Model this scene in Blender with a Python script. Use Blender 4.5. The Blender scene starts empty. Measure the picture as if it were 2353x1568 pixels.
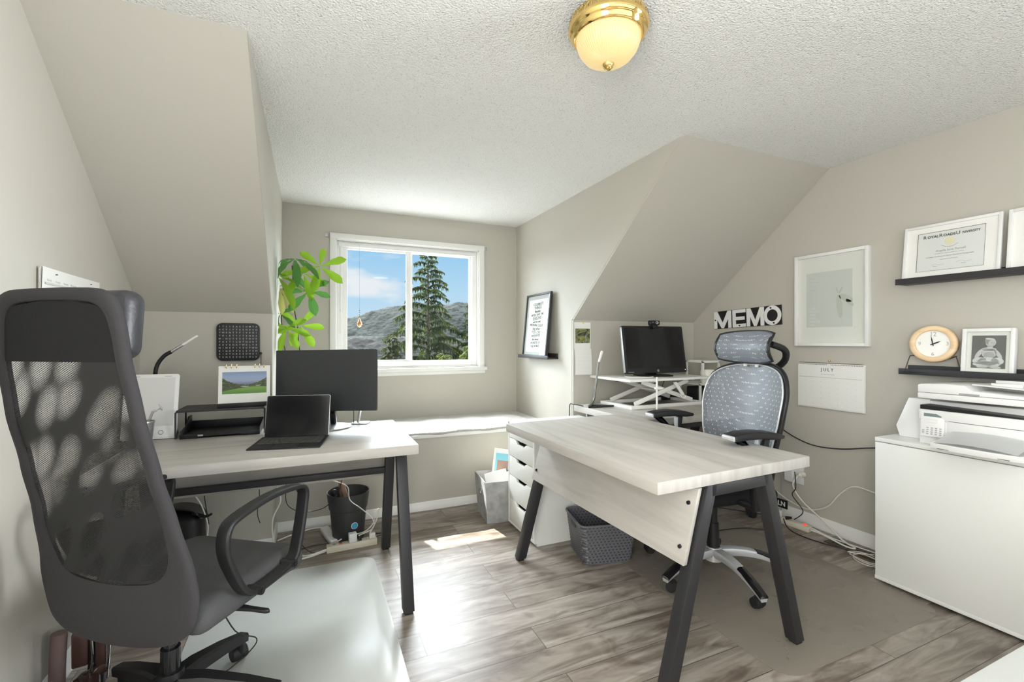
import bpy, bmesh, math, random
from mathutils import Matrix, Vector, Euler
PI = math.pi
sc = bpy.context.scene
C = sc.collection
R_ = math.radians

# ---------------------------------------------------------------- camera, world, sun, large lights, exposure
cam_d = bpy.data.cameras.new('camera'); cam = bpy.data.objects.new('camera', cam_d); C.objects.link(cam)
cam.location = (0, 0, 1.24)
cam.rotation_euler = (PI/2, 0, -math.atan(461.5/1050))
cam_d.sensor_width = 36; cam_d.lens = 36*1050/2353; cam_d.clip_start = .02; cam_d.clip_end = 2000
sc.camera = cam
sc.view_settings.view_transform = 'Standard'; sc.view_settings.look = 'None'
sc.view_settings.gamma = 1; sc.view_settings.exposure = 0.17; sc.view_settings.use_curve_mapping = False
sc.cycles.max_bounces = 8; sc.cycles.diffuse_bounces = 5; sc.cycles.glossy_bounces = 4
sc.cycles.transparent_max_bounces = 16; sc.cycles.sample_clamp_indirect = 6; sc.cycles.use_denoising = True
sc.cycles.caustics_reflective = False; sc.cycles.caustics_refractive = False

def nd(nt, t, **kw):
    n = nt.nodes.new(t)
    for k, v in kw.items():
        if k.startswith('i_'):
            key = k[2:]
            key = int(key) if key.isdigit() else key.replace('_', ' ')
            n.inputs[key].default_value = v
        else: setattr(n, k, v)
    return n
def lk(nt, a, b): nt.links.new(a, b)
def ramp(nt, fac, stops, interp='LINEAR'):
    r = nt.nodes.new('ShaderNodeValToRGB'); r.color_ramp.interpolation = interp
    e = r.color_ramp.elements
    while len(e) < len(stops): e.new(.5)
    for el, (p, c) in zip(e, stops):
        el.position = p; el.color = (*c, 1) if len(c) == 3 else c
    if fac is not None: lk(nt, fac, r.inputs[0])
    return r
def mth(nt, op, a, b=None, clamp=False):
    m = nt.nodes.new('ShaderNodeMath'); m.operation = op; m.use_clamp = clamp
    for i, x in enumerate((a, b)):
        if x is None: continue
        if isinstance(x, (int, float)): m.inputs[i].default_value = x
        else: lk(nt, x, m.inputs[i])
    return m.outputs[0]

SKY_FILL = 16.0
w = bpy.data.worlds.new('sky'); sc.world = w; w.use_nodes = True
nt = w.node_tree; nt.nodes.clear()
tc = nd(nt, 'ShaderNodeTexCoord'); sep = nd(nt, 'ShaderNodeSeparateXYZ'); lk(nt, tc.outputs['Generated'], sep.inputs[0])
grad = ramp(nt, sep.outputs[2], [(0, (.62, .78, .92)), (.10, (.50, .74, .93)), (.2, (.33, .62, .90)), (.5, (.45, .66, .9)), (1, (.6, .75, .95))])
mp = nd(nt, 'ShaderNodeMapping'); mp.inputs['Scale'].default_value = (1, 1, 3.2); mp.inputs['Location'].default_value = (.3, .2, .1)
lk(nt, tc.outputs['Generated'], mp.inputs[0])
nz = nd(nt, 'ShaderNodeTexNoise', i_Scale=4.5, i_Detail=7.0, i_Roughness=.55); lk(nt, mp.outputs[0], nz.inputs['Vector'])
cl = ramp(nt, nz.outputs[0], [(.50, (0, 0, 0)), (.64, (.95, .95, .95))])
mx = nd(nt, 'ShaderNodeMixRGB'); lk(nt, cl.outputs[0], mx.inputs[0]); lk(nt, grad.outputs[0], mx.inputs[1]); mx.inputs[2].default_value = (.88, .9, .93, 1)
# extra brightness added to unseen sky, high up and to both sides, as fill
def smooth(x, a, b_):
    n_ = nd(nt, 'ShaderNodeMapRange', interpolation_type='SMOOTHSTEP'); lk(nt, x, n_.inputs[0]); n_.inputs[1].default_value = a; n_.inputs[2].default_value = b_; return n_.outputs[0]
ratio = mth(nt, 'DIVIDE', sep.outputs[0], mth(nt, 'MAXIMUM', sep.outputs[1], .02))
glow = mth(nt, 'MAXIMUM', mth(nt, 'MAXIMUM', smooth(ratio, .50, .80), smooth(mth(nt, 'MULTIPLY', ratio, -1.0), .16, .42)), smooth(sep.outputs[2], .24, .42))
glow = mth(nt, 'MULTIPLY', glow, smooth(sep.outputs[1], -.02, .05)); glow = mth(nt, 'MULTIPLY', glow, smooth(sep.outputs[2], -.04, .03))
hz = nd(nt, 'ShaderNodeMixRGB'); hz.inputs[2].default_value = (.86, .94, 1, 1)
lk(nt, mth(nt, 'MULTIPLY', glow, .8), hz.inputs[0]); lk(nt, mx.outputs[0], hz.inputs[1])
up = nd(nt, 'ShaderNodeMapRange'); lk(nt, glow, up.inputs[0]); up.inputs[3].default_value = .89; up.inputs[4].default_value = SKY_FILL
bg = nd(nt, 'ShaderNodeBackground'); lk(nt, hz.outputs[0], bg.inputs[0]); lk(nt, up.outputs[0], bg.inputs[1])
wo = nd(nt, 'ShaderNodeOutputWorld'); lk(nt, bg.outputs[0], wo.inputs[0])

sun_d = bpy.data.lights.new('sun', 'SUN'); sun = bpy.data.objects.new('sun', sun_d); C.objects.link(sun)
sun_d.energy = 22.0; sun_d.angle = R_(.6); sun_d.color = (1, .95, .86)
sun.rotation_euler = Vector((.24, -.9, -1.0)).to_track_quat('-Z', 'Y').to_euler()
sun.location = (0, 12, 10)

def area(name, loc, aim, sx, sy, e, col):
    d = bpy.data.lights.new(name, 'AREA'); d.shape = 'RECTANGLE'; d.size = sx; d.size_y = sy; d.energy = e; d.color = col
    o = bpy.data.objects.new(name, d); C.objects.link(o); o.location = loc
    o.rotation_euler = (Vector(aim) - Vector(loc)).to_track_quat('-Z', 'Y').to_euler()
    return o
# added fill lamps behind the camera; lamp outside adds to the dormer window's daylight
area('fill_rear', (1.35, -1.50, 1.2), (1.35, 1.5, 1.0), 3.1, 1.4, 17, (1, .985, .96))
area('daylight_sky_over_window', (.8, 6.3, 3.9), (.8, 3.3, 3.9), 5.0, 2.2, 1500, (.97, .985, 1))

area('fill_rear_left', (-.80, -.62, 1.35), (1.0, -.55, 1.30), 1.3, 1.6, 66, (1, .985, .945))  # added fill lamp; this side wall has no window
area('fill_rear_right', (3.03, -.62, 1.35), (1.2, -.50, 1.35), 1.3, 1.6, 98, (.93, .965, 1)).data.spread = R_(84)  # added fill lamp, unseen, brightens the left wall
po_ = area('window_portal', (.82, 4.30, 1.55), (.82, 3, 1.55), 1.26, 1.10, 1, (1, 1, 1)); po_.data.cycles.is_portal = True

# ---------------------------------------------------------------- materials
def mat(name, col=(.8, .8, .8), rough=.5, metal=0, bump=None, spec=.5, sub=None, emit=None, coat=0, alpha=1, var=None, trans=0):
    m = bpy.data.materials.new(name); m.use_nodes = True
    nt = m.node_tree; p = nt.nodes['Principled BSDF']
    p.inputs['Base Color'].default_value = (*col, 1); p.inputs['Roughness'].default_value = rough
    p.inputs['Metallic'].default_value = metal; p.inputs['Specular IOR Level'].default_value = spec
    p.inputs['Coat Weight'].default_value = coat; p.inputs['Alpha'].default_value = alpha
    p.inputs['Transmission Weight'].default_value = trans
    if emit: p.inputs['Emission Color'].default_value = (*emit[0], 1); p.inputs['Emission Strength'].default_value = emit[1]
    t = nd(nt, 'ShaderNodeTexCoord')
    if var:   # (scale, amount) gentle mottling of the base colour
        n = nd(nt, 'ShaderNodeTexNoise', i_Scale=var[0], i_Detail=4.0); lk(nt, t.outputs['Object'], n.inputs['Vector'])
        r = ramp(nt, n.outputs[0], [(.3, tuple(c*(1-var[1]) for c in col)), (.7, tuple(min(1, c*(1+var[1])) for c in col))])
        lk(nt, r.outputs[0], p.inputs['Base Color'])
    if bump:  # (scale, strength, distance)
        n = nd(nt, 'ShaderNodeTexNoise', i_Scale=bump[0], i_Detail=6.0); lk(nt, t.outputs['Object'], n.inputs['Vector'])
        b = nd(nt, 'ShaderNodeBump', i_Strength=bump[1], i_Distance=bump[2]); lk(nt, n.outputs[0], b.inputs['Height'])
        lk(nt, b.outputs[0], p.inputs['Normal'])
    return m
def wood(name, axis, cols, rough=.42, scale=1.0, stretch=14, knots=True):
    stretch = stretch*.7
    m = bpy.data.materials.new(name); m.use_nodes = True; nt = m.node_tree; p = nt.nodes['Principled BSDF']
    t = nd(nt, 'ShaderNodeTexCoord'); mp = nd(nt, 'ShaderNodeMapping'); lk(nt, t.outputs['Object'], mp.inputs[0])
    s = [stretch*scale]*3; s[axis] = 1.0*scale; mp.inputs['Scale'].default_value = s
    n = nd(nt, 'ShaderNodeTexNoise', i_Scale=1.0, i_Detail=9.0, i_Roughness=.6, i_Distortion=.6); lk(nt, mp.outputs[0], n.inputs['Vector'])
    r = ramp(nt, n.outputs[0], [(.28, cols[0]), (.45, cols[1]), (.6, cols[2]), (.75, cols[3])])
    n2 = nd(nt, 'ShaderNodeTexNoise', i_Scale=3.2, i_Detail=8.0, i_Roughness=.7, i_Distortion=1.5); lk(nt, mp.outputs[0], n2.inputs['Vector'])
    r2 = ramp(nt, n2.outputs[0], [(.27, (.45, .43, .41)), (.36, (1, 1, 1))])
    mm = nd(nt, 'ShaderNodeMixRGB', blend_type='MULTIPLY'); mm.inputs[0].default_value = .5
    lk(nt, r.outputs[0], mm.inputs[1]); lk(nt, r2.outputs[0], mm.inputs[2]); lk(nt, mm.outputs[0], p.inputs['Base Color'])
    p.inputs['Roughness'].default_value = rough
    b = nd(nt, 'ShaderNodeBump', i_Strength=.08, i_Distance=.002); lk(nt, n2.outputs[0], b.inputs['Height']); lk(nt, b.outputs[0], p.inputs['Normal'])
    return m
M = {}
M['wall'] = mat('wall_paint', (.495, .475, .42), .62, bump=(140, .08, .002), spec=.35)
M['trim'] = mat('white_trim', (.80, .80, .78), .35)
M['vinyl'] = mat('window_vinyl', (.86, .86, .85), .3)
M['white'] = mat('white_laminate', (.82, .83, .80), .33)
M['white_gloss'] = mat('white_plastic', (.78, .78, .77), .25)
M['white_metal'] = mat('white_metal', (.80, .79, .76), .35)
M['paper'] = mat('paper', (.80, .80, .77), .7)
M['mount'] = mat('mount_board', (.82, .81, .78), .6)
M['silverpad'] = mat('lit_panel_plastic', (.68, .68, .66), .35)
M['black'] = mat('black_plastic', (.013, .013, .014), .42, spec=.35)
M['black_metal'] = mat('black_powder_coat', (.022, .022, .024), .5, bump=(400, .1, .0005))
M['leg'] = mat('charcoal_steel', (.021, .021, .023), .45, bump=(300, .1, .0005))
M['black_shiny'] = mat('black_gloss', (.01, .01, .011), .12)
M['screen'] = mat('screen_glass', (.009, .009, .010), .14, spec=.35)
M['screen_matte'] = mat('matte_screen', (.020, .023, .025), .34, spec=.6)
M['silver'] = mat('silver_metal', (.55, .56, .57), .3, .85)
M['silver_paint'] = mat('silver_paint', (.58, .59, .60), .32, .35)
M['chrome'] = mat('chrome', (.8, .8, .8), .08, 1)
M['gold'] = mat('gold', (.8, .55, .22), .2, 1)
M['brass'] = mat('polished_brass', (.87, .62, .24), .07, 1)
M['text'] = mat('ink', (.03, .03, .03), .7)
M['greytext'] = mat('grey_ink', (.36, .36, .36), .7)
M['lightgreytext'] = mat('light_ink', (.58, .59, .57), .7)
M['whitetext'] = mat('white_ink', (.8, .8, .8), .6)
M['clocktext'] = mat('clock_letters', (.42, .43, .44), .5)
M['ledge'] = mat('black_ledge', (.028, .026, .028), .5)
M['cable_w'] = mat('cable_white', (.78, .76, .70), .4)
M['cable_b'] = mat('cable_black', (.012, .012, .012), .45)
M['beige'] = mat('beige_plastic', (.66, .62, .50), .4)
M['red'] = mat('red_switch', (.7, .02, .01), .3, emit=((1, .05, .02), 1.2))
M['rubber'] = mat('rubber', (.012, .012, .012), .6)
M['pine'] = wood('pine', 0, [(.62, .43, .24), (.70, .50, .30), (.76, .57, .36), (.80, .62, .42)], .45, 2.0)
M['fabric_dk'] = mat('charcoal_fabric', (.029, .027, .029), .9, bump=(900, .5, .001), var=(700, .25))
M['fabric_seat'] = mat('seat_fabric', (.055, .055, .056), .9, bump=(900, .5, .001), var=(700, .25))
M['leather'] = mat('black_leather', (.03, .03, .034), .42, bump=(60, .35, .004))
M['fur'] = mat('white_fleece', (.60, .59, .56), .95, bump=(160, 1.0, .012))
M['concrete'] = mat('concrete_print', (.36, .37, .37), .75, var=(18, .22))
M['concrete_in'] = mat('bin_lining', (.45, .44, .43), .85)
M['pot'] = mat('pot_plastic', (.035, .037, .037), .45)
M['basket'] = mat('basket_plastic', (.135, .135, .15), .45)
M['stick'] = mat('bark', (.30, .20, .14), .7, var=(30, .3))
M['leaf'] = mat('leaf', (.26, .46, .03), .45)
M['leaf_dk'] = mat('leaf_dark', (.10, .27, .06), .45)
M['leaf_y'] = mat('leaf_yellow', (.62, .60, .20), .5)
for k in ('leaf', 'leaf_dk', 'leaf_y'):   # thin leaves let light through
    n_ = M[k].node_tree; p_ = n_.nodes['Principled BSDF']; o_ = n_.nodes['Material Output']
    tr = nd(n_, 'ShaderNodeBsdfTranslucent'); tr.inputs[0].default_value = p_.inputs['Base Color'].default_value
    ms = nd(n_, 'ShaderNodeMixShader'); ms.inputs[0].default_value = .5
    lk(n_, p_.outputs[0], ms.inputs[1]); lk(n_, tr.outputs[0], ms.inputs[2]); lk(n_, ms.outputs[0], o_.inputs[0])
M['stem'] = mat('stem', (.05, .055, .03), .6)
M['soil'] = mat('soil', (.05, .035, .025), .95)
M['ceramic'] = mat('ceramic', (.8, .78, .7), .2)
M['sticker'] = mat('blue_sticker', (.05, .33, .55), .35)
M['blue'] = mat('blue_print', (.20, .52, .62), .5)
M['brownprint'] = mat('brown_print', (.35, .22, .17), .5)
M['darkprint'] = mat('dark_print', (.10, .09, .09), .5)
M['yellow'] = mat('yellow_tape', (.75, .72, .15), .5)
M['pinkwood'] = mat('dark_lacquer', (.055, .028, .022), .25)
M['brown'] = mat('brown_plastic', (.16, .11, .10), .45)
M['greycloth'] = mat('grey_cloth', (.42, .42, .46), .95, bump=(260, .6, .003), var=(80, .15))
M['whitecloth'] = mat('white_cloth', (.68, .70, .73), .95, bump=(260, .6, .003))
M['vent'] = mat('bronze_vent', (.10, .065, .05), .4, .4)

# popcorn ceiling
m = M['ceiling'] = mat('popcorn_ceiling', (.86, .86, .84), .9, spec=.2); nt = m.node_tree; p = nt.nodes['Principled BSDF']
t = nd(nt, 'ShaderNodeTexCoord'); n = nd(nt, 'ShaderNodeTexNoise', i_Scale=150.0, i_Detail=3.0, i_Roughness=.55); lk(nt, t.outputs['Object'], n.inputs['Vector'])
v = nd(nt, 'ShaderNodeTexVoronoi', i_Scale=130.0); lk(nt, t.outputs['Object'], v.inputs['Vector'])
h = mth(nt, 'ADD', mth(nt, 'MULTIPLY', n.outputs[0], 1.4), mth(nt, 'MULTIPLY', v.outputs['Distance'], -.7))
b = nd(nt, 'ShaderNodeBump', i_Strength=1.0, i_Distance=.0045); lk(nt, h, b.inputs['Height']); lk(nt, b.outputs[0], p.inputs['Normal'])
n3 = nd(nt, 'ShaderNodeTexNoise', i_Scale=170.0, i_Detail=2.0); lk(nt, t.outputs['Object'], n3.inputs['Vector'])
r = ramp(nt, n3.outputs[0], [(.29, (.52, .51, .48)), (.37, (.86, .86, .84))]); lk(nt, r.outputs[0], p.inputs['Base Color'])

# grey-brown plank floor
m = M['floor'] = bpy.data.materials.new('plank_floor'); m.use_nodes = True; nt = m.node_tree; p = nt.nodes['Principled BSDF']
t = nd(nt, 'ShaderNodeTexCoord')
mp = nd(nt, 'ShaderNodeMapping'); lk(nt, t.outputs['Object'], mp.inputs[0]); mp.inputs['Location'].default_value = (.35, .02, 0)
def bricks(c1, c2, mo):
    b = nd(nt, 'ShaderNodeTexBrick', offset=.37, offset_frequency=2, squash=1.0)
    b.inputs['Color1'].default_value = (*c1, 1); b.inputs['Color2'].default_value = (*c2, 1); b.inputs['Mortar'].default_value = (*mo, 1)
    b.inputs['Scale'].default_value = 1; b.inputs['Mortar Size'].default_value = .0016; b.inputs['Mortar Smooth'].default_value = .2
    b.inputs['Brick Width'].default_value = 1.22; b.inputs['Row Height'].default_value = .150; b.inputs['Bias'].default_value = 0
    lk(nt, mp.outputs[0], b.inputs['Vector']); return b
bk = bricks((0, 0, 0), (1, 1, 1), (.5, .5, .5))
off = nd(nt, 'ShaderNodeVectorMath', operation='MULTIPLY_ADD'); off.inputs[1].default_value = (7, 3, 5)
lk(nt, bk.outputs[0], off.inputs[0]); lk(nt, t.outputs['Object'], off.inputs[2])
mp2 = nd(nt, 'ShaderNodeMapping'); mp2.inputs['Scale'].default_value = (1.3, 9, 1); lk(nt, off.outputs[0], mp2.inputs[0])
n = nd(nt, 'ShaderNodeTexNoise', i_Scale=1.6, i_Detail=8.0, i_Roughness=.62, i_Distortion=1.0); lk(nt, mp2.outputs[0], n.inputs['Vector'])
r = ramp(nt, n.outputs[0], [(.25, (.10, .078, .060)), (.42, (.205, .172, .143)), (.55, (.31, .272, .235)), (.72, (.44, .40, .36))])
mpk = nd(nt, 'ShaderNodeMapping'); mpk.inputs['Scale'].default_value = (2.2, 5, 1); lk(nt, off.outputs[0], mpk.inputs[0])
n2 = nd(nt, 'ShaderNodeTexNoise', i_Scale=1.5, i_Detail=3.0, i_Distortion=2.0); lk(nt, mpk.outputs[0], n2.inputs['Vector'])
r2 = ramp(nt, n2.outputs[0], [(.32, (.55, .5, .46)), (.5, (1, 1, 1)), (.7, (1.0, 1.0, 1.0))])
mm = nd(nt, 'ShaderNodeMixRGB', blend_type='MULTIPLY'); mm.inputs[0].default_value = .8; lk(nt, r.outputs[0], mm.inputs[1]); lk(nt, r2.outputs[0], mm.inputs[2])
tint = ramp(nt, bk.outputs[0], [(0, (.82, .80, .78)), (1, (1.12, 1.12, 1.12))])
m3 = nd(nt, 'ShaderNodeMixRGB', blend_type='MULTIPLY'); m3.inputs[0].default_value = 1; lk(nt, mm.outputs[0], m3.inputs[1]); lk(nt, tint.outputs[0], m3.inputs[2])
m4 = nd(nt, 'ShaderNodeMixRGB'); lk(nt, bk.outputs['Fac'], m4.inputs[0]); lk(nt, m3.outputs[0], m4.inputs[1]); m4.inputs[2].default_value = (.07, .06, .05, 1)
lk(nt, m4.outputs[0], p.inputs['Base Color']); p.inputs['Roughness'].default_value = .36
hb = mth(nt, 'ADD', mth(nt, 'MULTIPLY', bk.outputs['Fac'], -1.0), mth(nt, 'MULTIPLY', n.outputs[0], .35))
b = nd(nt, 'ShaderNodeBump', i_Strength=.25, i_Distance=.0015); lk(nt, hb, b.inputs['Height']); lk(nt, b.outputs[0], p.inputs['Normal'])

WC = [(.36, .34, .31), (.455, .435, .40), (.52, .495, .46), (.58, .56, .52)]
M['desk_x'] = wood('pale_oak_along_x', 0, WC); M['desk_y'] = wood('pale_oak_along_y', 1, WC)
M['desk_z'] = wood('pale_oak_end_grain', 2, [(.40, .38, .36), (.50, .48, .45), (.56, .54, .51), (.60, .58, .55)], stretch=30)

def glass(name, tint=(1, 1, 1), gloss=.06, rough=.0):
    m = bpy.data.materials.new(name); m.use_nodes = True; nt = m.node_tree; nt.nodes.clear()
    a = nd(nt, 'ShaderNodeBsdfTransparent'); a.inputs[0].default_value = (*tint, 1)
    g = nd(nt, 'ShaderNodeBsdfGlossy'); g.inputs['Roughness'].default_value = rough
    fr = nd(nt, 'ShaderNodeFresnel'); fr.inputs[0].default_value = 1.45
    ms = nd(nt, 'ShaderNodeMixShader'); ge = nd(nt, 'ShaderNodeNewGeometry'); f = mth(nt, 'MULTIPLY', mth(nt, 'MULTIPLY', fr.outputs[0], gloss*16, True), mth(nt, 'SUBTRACT', 1.0, ge.outputs['Backfacing'])); lk(nt, f, ms.inputs[0])
    lk(nt, a.outputs[0], ms.inputs[1]); lk(nt, g.outputs[0], ms.inputs[2])
    o = nd(nt, 'ShaderNodeOutputMaterial'); lk(nt, ms.outputs[0], o.inputs[0]); return m
M['glass'] = glass('window_glass', (.97, .98, .98), .015)
M['picglass'] = glass('picture_glass', (.97, .98, .97), .07)
# frosted vinyl chair mats
def matmat(name, col, a, rough):
    m = mat(name, col, rough, spec=.5); nt = m.node_tree; p = nt.nodes['Principled BSDF']; o = nt.nodes['Material Output']
    tr = nd(nt, 'ShaderNodeBsdfTransparent'); tr.inputs[0].default_value = (.95, .94, .92, 1)
    ms = nd(nt, 'ShaderNodeMixShader'); ms.inputs[0].default_value = a
    t = nd(nt, 'ShaderNodeTexCoord'); n = nd(nt, 'ShaderNodeTexNoise', i_Scale=5.0, i_Detail=5.0); lk(nt, t.outputs['Object'], n.inputs['Vector'])
    lk(nt, mth(nt, 'ADD', mth(nt, 'MULTIPLY', n.outputs[0], .12), a-.06), ms.inputs[0])
    lk(nt, tr.outputs[0], ms.inputs[1]); lk(nt, p.outputs[0], ms.inputs[2]); lk(nt, ms.outputs[0], o.inputs[0]); return m
M['mat_white'] = matmat('frosted_mat', (.62, .64, .61), .86, .24)  # pale colour carries the window's reflection; the mat itself is clear
M['mat_clear'] = matmat('clear_mat', (.40, .36, .31), .42, .34)
# fine mesh cloth: holes of a woven net; blobs say where its two layers line up
def net(name, col, scale, blob, amount, rough=.6, x2=False, base=.0):
    m = mat(name, col, rough); nt = m.node_tree; p = nt.nodes['Principled BSDF']; o = nt.nodes['Material Output']
    tr = nd(nt, 'ShaderNodeBsdfTransparent'); t = nd(nt, 'ShaderNodeTexCoord')
    s = nd(nt, 'ShaderNodeSeparateXYZ'); lk(nt, t.outputs['Object'], s.inputs[0])
    hx = mth(nt, 'SINE', mth(nt, 'MULTIPLY', mth(nt, 'ADD', s.outputs[0], mth(nt, 'MULTIPLY', s.outputs[2], .5)), scale))
    hzz = mth(nt, 'SINE', mth(nt, 'MULTIPLY', mth(nt, 'SUBTRACT', s.outputs[2], mth(nt, 'MULTIPLY', s.outputs[0], .5)), scale))
    dots = mth(nt, 'GREATER_THAN', mth(nt, 'ADD', hx, hzz), -.1 if blob else .15)
    if blob is None: f = mth(nt, 'MULTIPLY', dots, amount)
    else:
        cb = nd(nt, 'ShaderNodeCombineXYZ'); z_ = s.outputs[2]; x_ = s.outputs[0]
        lean_ = mth(nt, 'MULTIPLY', mth(nt, 'SUBTRACT', 1.2, z_), .55)
        lk(nt, mth(nt, 'ADD', mth(nt, 'MULTIPLY', x_, blob[1][0]), lean_), cb.inputs[0]); lk(nt, mth(nt, 'SUBTRACT', mth(nt, 'MULTIPLY', z_, blob[1][1]), mth(nt, 'MULTIPLY', mth(nt, 'MULTIPLY', x_, lean_), 1.6)), cb.inputs[1])
        n = nd(nt, 'ShaderNodeTexVoronoi', voronoi_dimensions='2D', feature='SMOOTH_F1', i_Scale=blob[0], i_Smoothness=.25, i_Randomness=blob[2]); lk(nt, cb.outputs[0], n.inputs['Vector'])
        rr = ramp(nt, n.outputs['Distance'], [(.20, (1, 1, 1)), (.40, (.42, .42, .42)), (.54, (base, base, base))])
        fade = nd(nt, 'ShaderNodeMapRange'); lk(nt, mth(nt, 'ADD', z_, mth(nt, 'MULTIPLY', x_, -.35)), fade.inputs[0]); fade.inputs[1].default_value = .60; fade.inputs[2].default_value = 1.0; fade.inputs[3].default_value = .35; fade.inputs[4].default_value = 1.0
        rr_ = nd(nt, 'ShaderNodeMixRGB', blend_type='MULTIPLY'); rr_.inputs[0].default_value = 1; lk(nt, rr.outputs[0], rr_.inputs[1]); lk(nt, fade.outputs[0], rr_.inputs[2]); rr = rr_
        f = mth(nt, 'MULTIPLY', mth(nt, 'MULTIPLY', dots, amount), rr.outputs[0])
    ms = nd(nt, 'ShaderNodeMixShader'); lk(nt, f, ms.inputs[0]); lk(nt, p.outputs[0], ms.inputs[1]); lk(nt, tr.outputs[0], ms.inputs[2]); lk(nt, ms.outputs[0], o.inputs[0])
    return m
M['net_black'] = net('black_net', (.009, .009, .010), 1300., (10.5, (1.15, .82), .8), 1.0)
M['net_solid'] = mat('doubled_black_net', (.012, .012, .013), .8, spec=.25, bump=(800, .5, .001), var=(600, .3))
m = M['net_grey'] = net('grey_net', (.2, .22, .25), 900., None, .45, .42)
nt = m.node_tree; p = nt.nodes['Principled BSDF']; t = nd(nt, 'ShaderNodeTexCoord')
mpp = nd(nt, 'ShaderNodeMapping'); mpp.inputs['Scale'].default_value = (1, 1, .45); lk(nt, t.outputs['Object'], mpp.inputs[0])
vv = nd(nt, 'ShaderNodeTexVoronoi', i_Scale=95.0, i_Randomness=.12); lk(nt, mpp.outputs[0], vv.inputs['Vector'])
rr = ramp(nt, vv.outputs['Distance'], [(.13, (.85, .88, .92)), (.27, (.21, .23, .265))]); lk(nt, rr.outputs[0], p.inputs['Base Color'])
# ceiling lamp glass
m = M['lampglass'] = bpy.data.materials.new('ribbed_lamp_glass'); m.use_nodes = True; nt = m.node_tree; p = nt.nodes['Principled BSDF']
p.inputs['Base Color'].default_value = (.50, .39, .20, 1); p.inputs['Roughness'].default_value = .3
t = nd(nt, 'ShaderNodeTexCoord'); s = nd(nt, 'ShaderNodeSeparateXYZ'); lk(nt, t.outputs['Object'], s.inputs[0])
an = mth(nt, 'ARCTAN2', s.outputs[1], s.outputs[0]); rib = mth(nt, 'SINE', mth(nt, 'MULTIPLY', an, 72.0))
b = nd(nt, 'ShaderNodeBump', i_Strength=.35, i_Distance=.002); lk(nt, rib, b.inputs['Height']); lk(nt, b.outputs[0], p.inputs['Normal'])
p.inputs['Emission Color'].default_value = (1, .74, .33, 1); p.inputs['Emission Strength'].default_value = .50

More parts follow.
